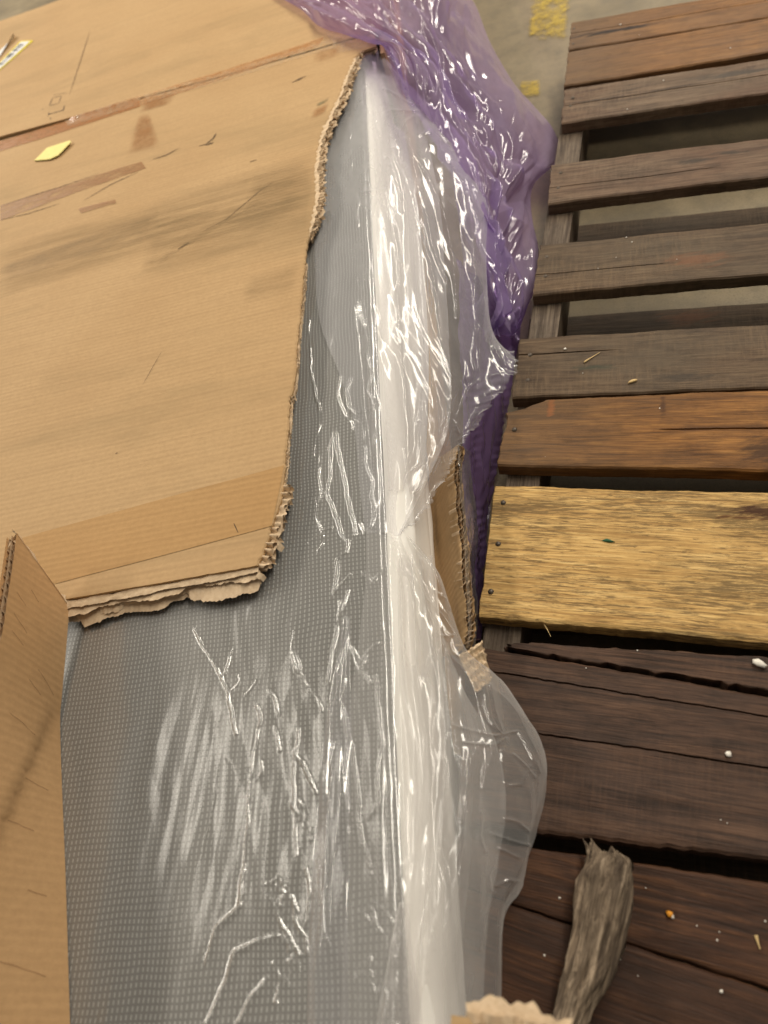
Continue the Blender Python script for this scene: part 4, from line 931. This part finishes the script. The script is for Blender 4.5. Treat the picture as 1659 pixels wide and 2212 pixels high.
# doubled fold lying on the top, near the lower edge
fold_rows = [[(742, 1330, T), (748, 1330, T + .001), (756, 1332, T)], [(722, 1450, T), (738, 1452, T + .003), (756, 1455, T)], [(702, 1570, T), (728, 1572, T + .005), (760, 1575, T)],
             [(690, 1700, T), (722, 1702, T + .006), (758, 1705, T)], [(678, 1830, T), (712, 1832, T + .006), (752, 1835, T)], [(668, 1980, T), (705, 1982, T + .006), (752, 1985, T)], [(664, 2120, T), (700, 2122, T + .006), (752, 2125, T)], [(662, 2330, T), (700, 2332, T + .006), (755, 2335, T)]]
film_loft('film_fold', fold_rows, 320, 40, FILM, .003, 2, 3, .0, 201, cr=.3, win=lambda U, V: np.sin(np.pi * U))
# second fold sweeping over the edge at the bottom
fold2 = [[(868, 1950, T + .004), (874, 1950, T + .006), (882, 1952, T + .004)], [(846, 2040, T + .002), (862, 2042, T + .008), (890, 2045, T + .003)], [(826, 2130, T + .001), (856, 2132, T + .010), (905, 2135, .214)],
         [(808, 2230, T), (850, 2232, T + .010), (915, 2235, .213)], [(790, 2360, T), (850, 2362, T + .010), (930, 2365, .213)]]
film_loft('film_fold', fold2, 200, 60, FILM_IN, .006, 3, 2, .0, 221, cr=.6, win=lambda U, V: np.sin(np.pi * U))
# clear shrink film on the outside of the leaning wall
strip = [[(986, 955, .165), (1000, 965, .15), (1012, 975, .12)], [(992, 1050, .17), (1008, 1050, .155), (1020, 1055, .12)], [(1000, 1130, .172), (1020, 1130, .155), (1030, 1140, .12)],
         [(1004, 1230, .172), (1014, 1230, .16), (1026, 1235, .12)], [(1010, 1330, .172), (1020, 1330, .158), (1030, 1335, .12)], [(1008, 1400, .168), (1016, 1400, .155), (1024, 1405, .12)]]
tape_f = film_loft('wall_film', strip, 260, 40, FILM_CLEAR, .006, 2, 9, .003, 241, win=lambda U, V: .3 + 0 * U)

# ------------------------------------------------------------------ purple plastic
purple = thing('purple_plastic_bag', 'crumpled purple plastic sheet draped over the far corner of the box', 'plastic bag')
pr = [
 [(500, -110, .262), (640, -110, .29), (780, -110, .30), (880, -110, .27), (930, -120, .2), (965, -130, .1)],
 [(588, -20, .256), (690, -30, .28), (800, -40, .285), (900, -35, .255), (960, -35, .19), (1005, -30, .1)],
 [(652, 22, .254), (740, 14, .272), (830, 8, .276), (920, 10, .245), (980, 10, .18), (1030, 15, .08)],
 [(700, 62, .252), (780, 52, .266), (860, 52, .268), (945, 62, .235), (1005, 75, .17), (1060, 92, .07)],
 [(806, 84, .25), (860, 98, .262), (920, 116, .25), (985, 138, .21), (1045, 155, .15), (1108, 176, .06)],
 [(838, 128, .235), (890, 160, .245), (945, 192, .23), (1010, 215, .19), (1080, 222, .13), (1152, 228, .055)],
 [(866, 196, .17), (920, 235, .19), (975, 275, .2), (1035, 290, .175), (1105, 288, .12), (1197, 282, .05)],
 [(915, 262, .13), (955, 305, .16), (1005, 345, .185), (1060, 352, .165), (1120, 350, .115), (1207, 342, .045)],
 [(960, 350, .12), (1000, 395, .15), (1040, 425, .175), (1075, 430, .155), (1115, 425, .11), (1152, 402, .05)],
 [(985, 450, .11), (1025, 480, .14), (1060, 500, .165), (1095, 505, .145), (1128, 500, .105), (1152, 478, .05)],
 [(1000, 555, .1), (1038, 575, .13), (1068, 590, .15), (1102, 595, .135), (1138, 585, .1), (1164, 545, .06)],
 [(1010, 640, .09), (1042, 660, .115), (1066, 676, .13), (1092, 680, .12), (1126, 668, .09), (1156, 620, .055)],
 [(1020, 700, .07), (1044, 712, .09), (1062, 722, .1), (1080, 724, .095), (1096, 720, .07), (1112, 708, .045)]]
G = loft(pr, 560, 260); nn = normals(G)
U = np.linspace(0, 1, 260)[None, :]; Vv = np.linspace(0, 1, 560)[:, None]
a = U * 6 + .8 * noise(U * 2.5, Vv * 4, 1); bb = Vv * 6
xm, ym = U * .42 + 0 * Vv, Vv * 1.5 + 0 * U
d = .010 * noise(a * .6, bb * .4, 72) + .008 * np.abs(noise(a * 1.3, bb * .35, 71))
d = d + 2.2 * crumple(xm, ym, (.03, .13), .22, 411, 9) + .5 * crumple(xm, ym, (.012, .03), .3, 421, 8)
G = G + nn * (d * sstep(-.02, .06, U) * (1 - .95 * sstep(.80, 1, U)) * sstep(-.05, .2, Vv))[..., None]
G[..., 2] = np.maximum(G[..., 2], .006 + .004 * U)
over = (G[..., 0] < -.115) & (G[..., 1] > 1.6)
G[..., 2] = np.where(over, np.maximum(G[..., 2], BZ + .006), G[..., 2])
sheet('draped_sheet', G, PURPLE, purple)
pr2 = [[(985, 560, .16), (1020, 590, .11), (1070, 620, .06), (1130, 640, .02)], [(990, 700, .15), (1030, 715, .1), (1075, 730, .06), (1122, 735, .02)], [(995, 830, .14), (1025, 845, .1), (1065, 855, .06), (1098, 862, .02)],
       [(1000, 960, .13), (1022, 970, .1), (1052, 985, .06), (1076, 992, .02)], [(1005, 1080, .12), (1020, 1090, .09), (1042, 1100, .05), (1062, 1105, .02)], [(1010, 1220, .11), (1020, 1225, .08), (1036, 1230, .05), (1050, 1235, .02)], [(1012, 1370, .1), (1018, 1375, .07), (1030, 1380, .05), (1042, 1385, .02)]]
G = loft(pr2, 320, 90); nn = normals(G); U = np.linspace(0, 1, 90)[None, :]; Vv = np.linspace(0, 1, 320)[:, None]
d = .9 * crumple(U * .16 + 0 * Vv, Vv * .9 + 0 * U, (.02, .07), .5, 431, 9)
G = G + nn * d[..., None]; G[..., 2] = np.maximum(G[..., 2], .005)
sheet('hanging_fold', G, PURPLE_SHADE, purple)

# ------------------------------------------------------------------ weathered wood piece on the pallet
dr = [((1271, 1829), (1340, 1846)), ((1268, 1862), (1361, 1862)), ((1249, 1902), (1362, 1902)), ((1242, 1951), (1358, 1951)), ((1239, 2009), (1349, 2015)), ((1226, 2076), (1333, 2080)), ((1213, 2130), (1306, 2134)), ((1196, 2199), (1266, 2201)), ((1178, 2270), (1240, 2272)), ((1150, 2380), (1210, 2382))]
Ls = catmull(ats([p[0] for p in dr], PT + .016), 260); Rs = catmull(ats([p[1] for p in dr], PT + .016), 260)
nth = 96; th = np.linspace(0, 2 * np.pi, nth)
C = (Ls + Rs) / 2; Wd = (Rs - Ls) / 2; hw = np.linalg.norm(Wd, axis=1)
thk = np.interp(np.linspace(0, 1, 260), [0, .06, .2, .6, 1], [.006, .011, .016, .016, .014])
rr = 1 + .10 * noise(np.cos(th) * 3 + 5, np.sin(th) * 3, 5)[None, :] + .0 * thk[:, None]
sl_ = np.linspace(0, .55, 260)[:, None]
gro = .0022 * ridge(th[None, :] * 2.6 + .5 * noise(sl_ * 18, th[None] * 1, 3), sl_ * 9, 91) + .0008 * ridge(th[None, :] * 7 + .6 * noise(sl_ * 30, th[None] * 2, 4), sl_ * 14, 92) + .0022 * noise(th[None] * 1.5, sl_ * 14, 94)
G = C[:, None] + (Wd[:, None] * (np.cos(th) [None, :, None] * rr[..., None]))
G[..., 2] += (thk[:, None] * np.sign(np.sin(th))[None] * np.abs(np.sin(th))[None]**.8) * rr
rad = G - C[:, None]; rad /= np.linalg.norm(rad, axis=-1, keepdims=True) + 1e-9
G = G + rad * gro[..., None]
G[:14, :, :2] += (np.linspace(1, 0, 14)[:, None, None]**1.5) * unit((C[0] - C[20])[:2])[None, None] * (.012 * noise(th * 2.5, 0 * th, 8) + .005 * noise(th * 7, 0 * th, 9))[None, :, None]
G[..., 2] = np.maximum(G[..., 2], PT + .001)
# local frame along its length so the grain follows
xd = unit((C[-1] - C[0])); ang = math.atan2(xd[1], xd[0]); o0 = C[0]; ca, sa = math.cos(-ang), math.sin(-ang)
D = G - o0; G2 = np.stack([D[..., 0] * ca - D[..., 1] * sa, D[..., 0] * sa + D[..., 1] * ca, D[..., 2]], -1)
cap = np.repeat(G2[:1].mean(1, keepdims=True), nth, 1) + [.008, 0, -.002]
G2 = np.concatenate([cap, G2], 0)
dw = sheet('weathered_wood_piece', G2[:, ::-1], W_DRIFT); dw.location = o0; dw.rotation_euler = (0, 0, ang)
tag(dw, 'grey weathered splintered piece of wood lying across the dark pallet boards', 'wood piece')

# ------------------------------------------------------------------ small loose things
G = ats([(75, 349), (104, 322), (154, 309), (157, 312), (128, 340), (110, 347)], BZ)
zt = panel_z(G[:, 0], G[:, 1]) + .003; top = G.copy(); top[:, 2] = zt + np.array([0, .001, .003, .003, .002, .001]); bot = top.copy(); bot[:, 2] -= .0014
n_ = len(G)
o = link_mesh('paper_scrap', np.concatenate([top, bot]), [tuple(range(n_))[::-1], tuple(range(n_, 2 * n_))] + [(i, (i + 1) % n_, (i + 1) % n_ + n_, i + n_) for i in range(n_)], NOTE, smooth=False)
tag(o, 'torn yellow paper scrap lying on the cardboard lid', 'paper scrap')
def crumb_mesh(seed, sx, sy, sz):
    r = random.Random(seed); vs_, fs = [], []
    lat, lon = 4, 7
    vs_.append((0, 0, sz)); 
    for i in range(1, lat):
        for j in range(lon):
            a, bq = math.pi * i / lat, 2 * math.pi * j / lon; k = r.uniform(.65, 1.25)
            vs_.append((sx * k * math.sin(a) * math.cos(bq), sy * k * math.sin(a) * math.sin(bq), sz * k * math.cos(a)))
    vs_.append((0, 0, -sz))
    for j in range(lon): fs.append((0, 1 + j, 1 + (j + 1) % lon)); fs.append((len(vs_) - 1, 1 + (lat - 2) * lon + (j + 1) % lon, 1 + (lat - 2) * lon + j))
    for i in range(lat - 2):
        for j in range(lon): a = 1 + i * lon; fs.append((a + j, a + lon + j, a + lon + (j + 1) % lon, a + (j + 1) % lon))
    return vs_, fs
def crumb(px, py, size, label=None, mat=CRUMB, name='foam_crumb', cat='crumb', stretch=1, ang=0, z=PT, group=None):
    vs_, fs = crumb_mesh(int(px * 7 + py), size * stretch, size, size * .7)
    o = link_mesh(name, vs_, fs, mat); p = at(px, py, z + size * .6); o.location = p; o.rotation_euler = (0, 0, ang)
    tag(o, label or 'tiny white foam crumb scattered on the brown pallet boards', cat, group or ('white crumbs on the pallet' if label is None else None))
for x, y, sz, lb in [(1340, 53, 2.2, 'white crumb on the dark streak of the topmost orange board'), (1381, 75, 1.2, 'tiny crumb just below the dark streak of the topmost board'),
    (1578, 104, 1.8, 'lone white crumb on the second orange board'), (1433, 174, 2.0, 'white crumb above the long crack of the cracked grey board'), (1355, 236, 1.8, 'white crumb below the long crack of the cracked grey board'),
    (1353, 513, 1.8, 'upper of two close white crumbs at the far edge of a grey board'), (1365, 523, 1.4, 'lower of two close white crumbs at the far edge of a grey board'),
    (1331, 556, .9, 'pinhead crumb mid-board, straight below the close pair of crumbs'), (1292, 580, .9, 'pinhead crumb down left of the close pair of crumbs'), (1462, 560, .8, 'pinhead crumb down right of the close pair of crumbs'),
    (1221, 754, 2.4, 'white foam tuft left of the thin straw on the grey-brown board'), (1259, 806, 1.0, 'pinhead crumb below the thin straw on the grey-brown board'),
    (1425, 882, 1.4, 'pale crumb near the far edge of the amber board'), (1178, 987, .9, 'pinhead crumb at the near left of the amber board'), (1377, 1405, 1.0, 'pinhead crumb on the thin splintered strip'),
    (1266, 1443, 1.0, 'pinhead crumb at the upper left of the wide dark board'), (1571, 1778, .8, 'right one of two pinhead crumbs low on the wide dark board'), (1557, 1771, .8, 'left one of two pinhead crumbs low on the wide dark board'),
    (1209, 1940, 1.4, 'white crumb on the board just left of the weathered wood piece'), (1395, 1918, .9, 'pinhead crumb right of the top of the weathered wood piece'),
    (1549, 2031, 1.0, 'lower of two white specks left of the straw sliver'), (1554, 2013, .8, 'upper of two white specks left of the straw sliver'), (1653, 1990, 1.0, 'white speck at the right edge above the straw sliver'),
    (1176, 2064, 1.4, 'pale crumb on the lowest board left of the weathered wood'), (1340, 2072, .8, 'pinhead crumb beside the lower right of the weathered wood'),
    (1558, 2142, 1.8, 'pale flake on the lowest dark board at the lower right'), (1505, 2000, .7, 'pinhead crumb between the orange bit and the straw sliver'), (1378, 2108, .7, 'pinhead crumb on the lowest board below its crack')]:
    crumb(x, y, sz * .00082, lb, group='white crumbs on the pallet')
crumb(1574, 1629, .0034, 'round white foam bead on the wide dark board', name='foam_bead', cat='foam bead')
crumb(1640, 1432, .0042, 'jagged white chip on the thin splintered board at the right', name='foam_chip', cat='chip', stretch=1.8, ang=-.5)
crumb(1368, 823, .003, 'pale wood chip above the amber pallet board', STRAW, 'wood_chip', 'wood chip', 2.4, .1)
crumb(1446, 1975, .0028, 'small orange bit on the dark board right of the weathered wood', ORANGE, 'orange_bit', 'crumb', 1.2, -.4)
crumb(1452, 1979, .0020, 'white crumb touching the small orange bit', CRUMB, 'foam_crumb', 'crumb')
crumb(1313, 1168, .0024, 'tiny dark green scrap on the pale yellow board', GREENBIT, 'green_scrap', 'scrap', 3.0, -.4)
def sliver(pts, w, label, name='straw', z=PT):
    P, s = resample(ats(pts, z + w * .5), .002); t = np.gradient(P, axis=0); t /= np.linalg.norm(t, axis=1, keepdims=True) + 1e-9
    nn = np.stack([t[:, 1], -t[:, 0], 0 * s], -1); tap = np.clip(1.1 - s / s[-1], .35, 1)
    rows = [P + (nn * math.cos(a) + np.array([0, 0, 1]) * math.sin(a)) * (w * .5 * tap)[:, None] for a in np.linspace(0, 2 * math.pi, 7)]
    o = sheet(name, np.stack(rows, 1), STRAW); tag(o, label, 'straw')
sliver([(1633, 2020), (1637, 2034), (1643, 2054)], .003, 'pale straw sliver on the dark board at the right edge')
sliver([(1262, 782), (1278, 772), (1296, 761)], .0026, 'thin pale straw on the grey-brown board')
sliver([(1176, 1349), (1183, 1361), (1190, 1376)], .0014, 'fine dry stalk hanging below the pale pine board', 'dry_stalk', PT - .008)
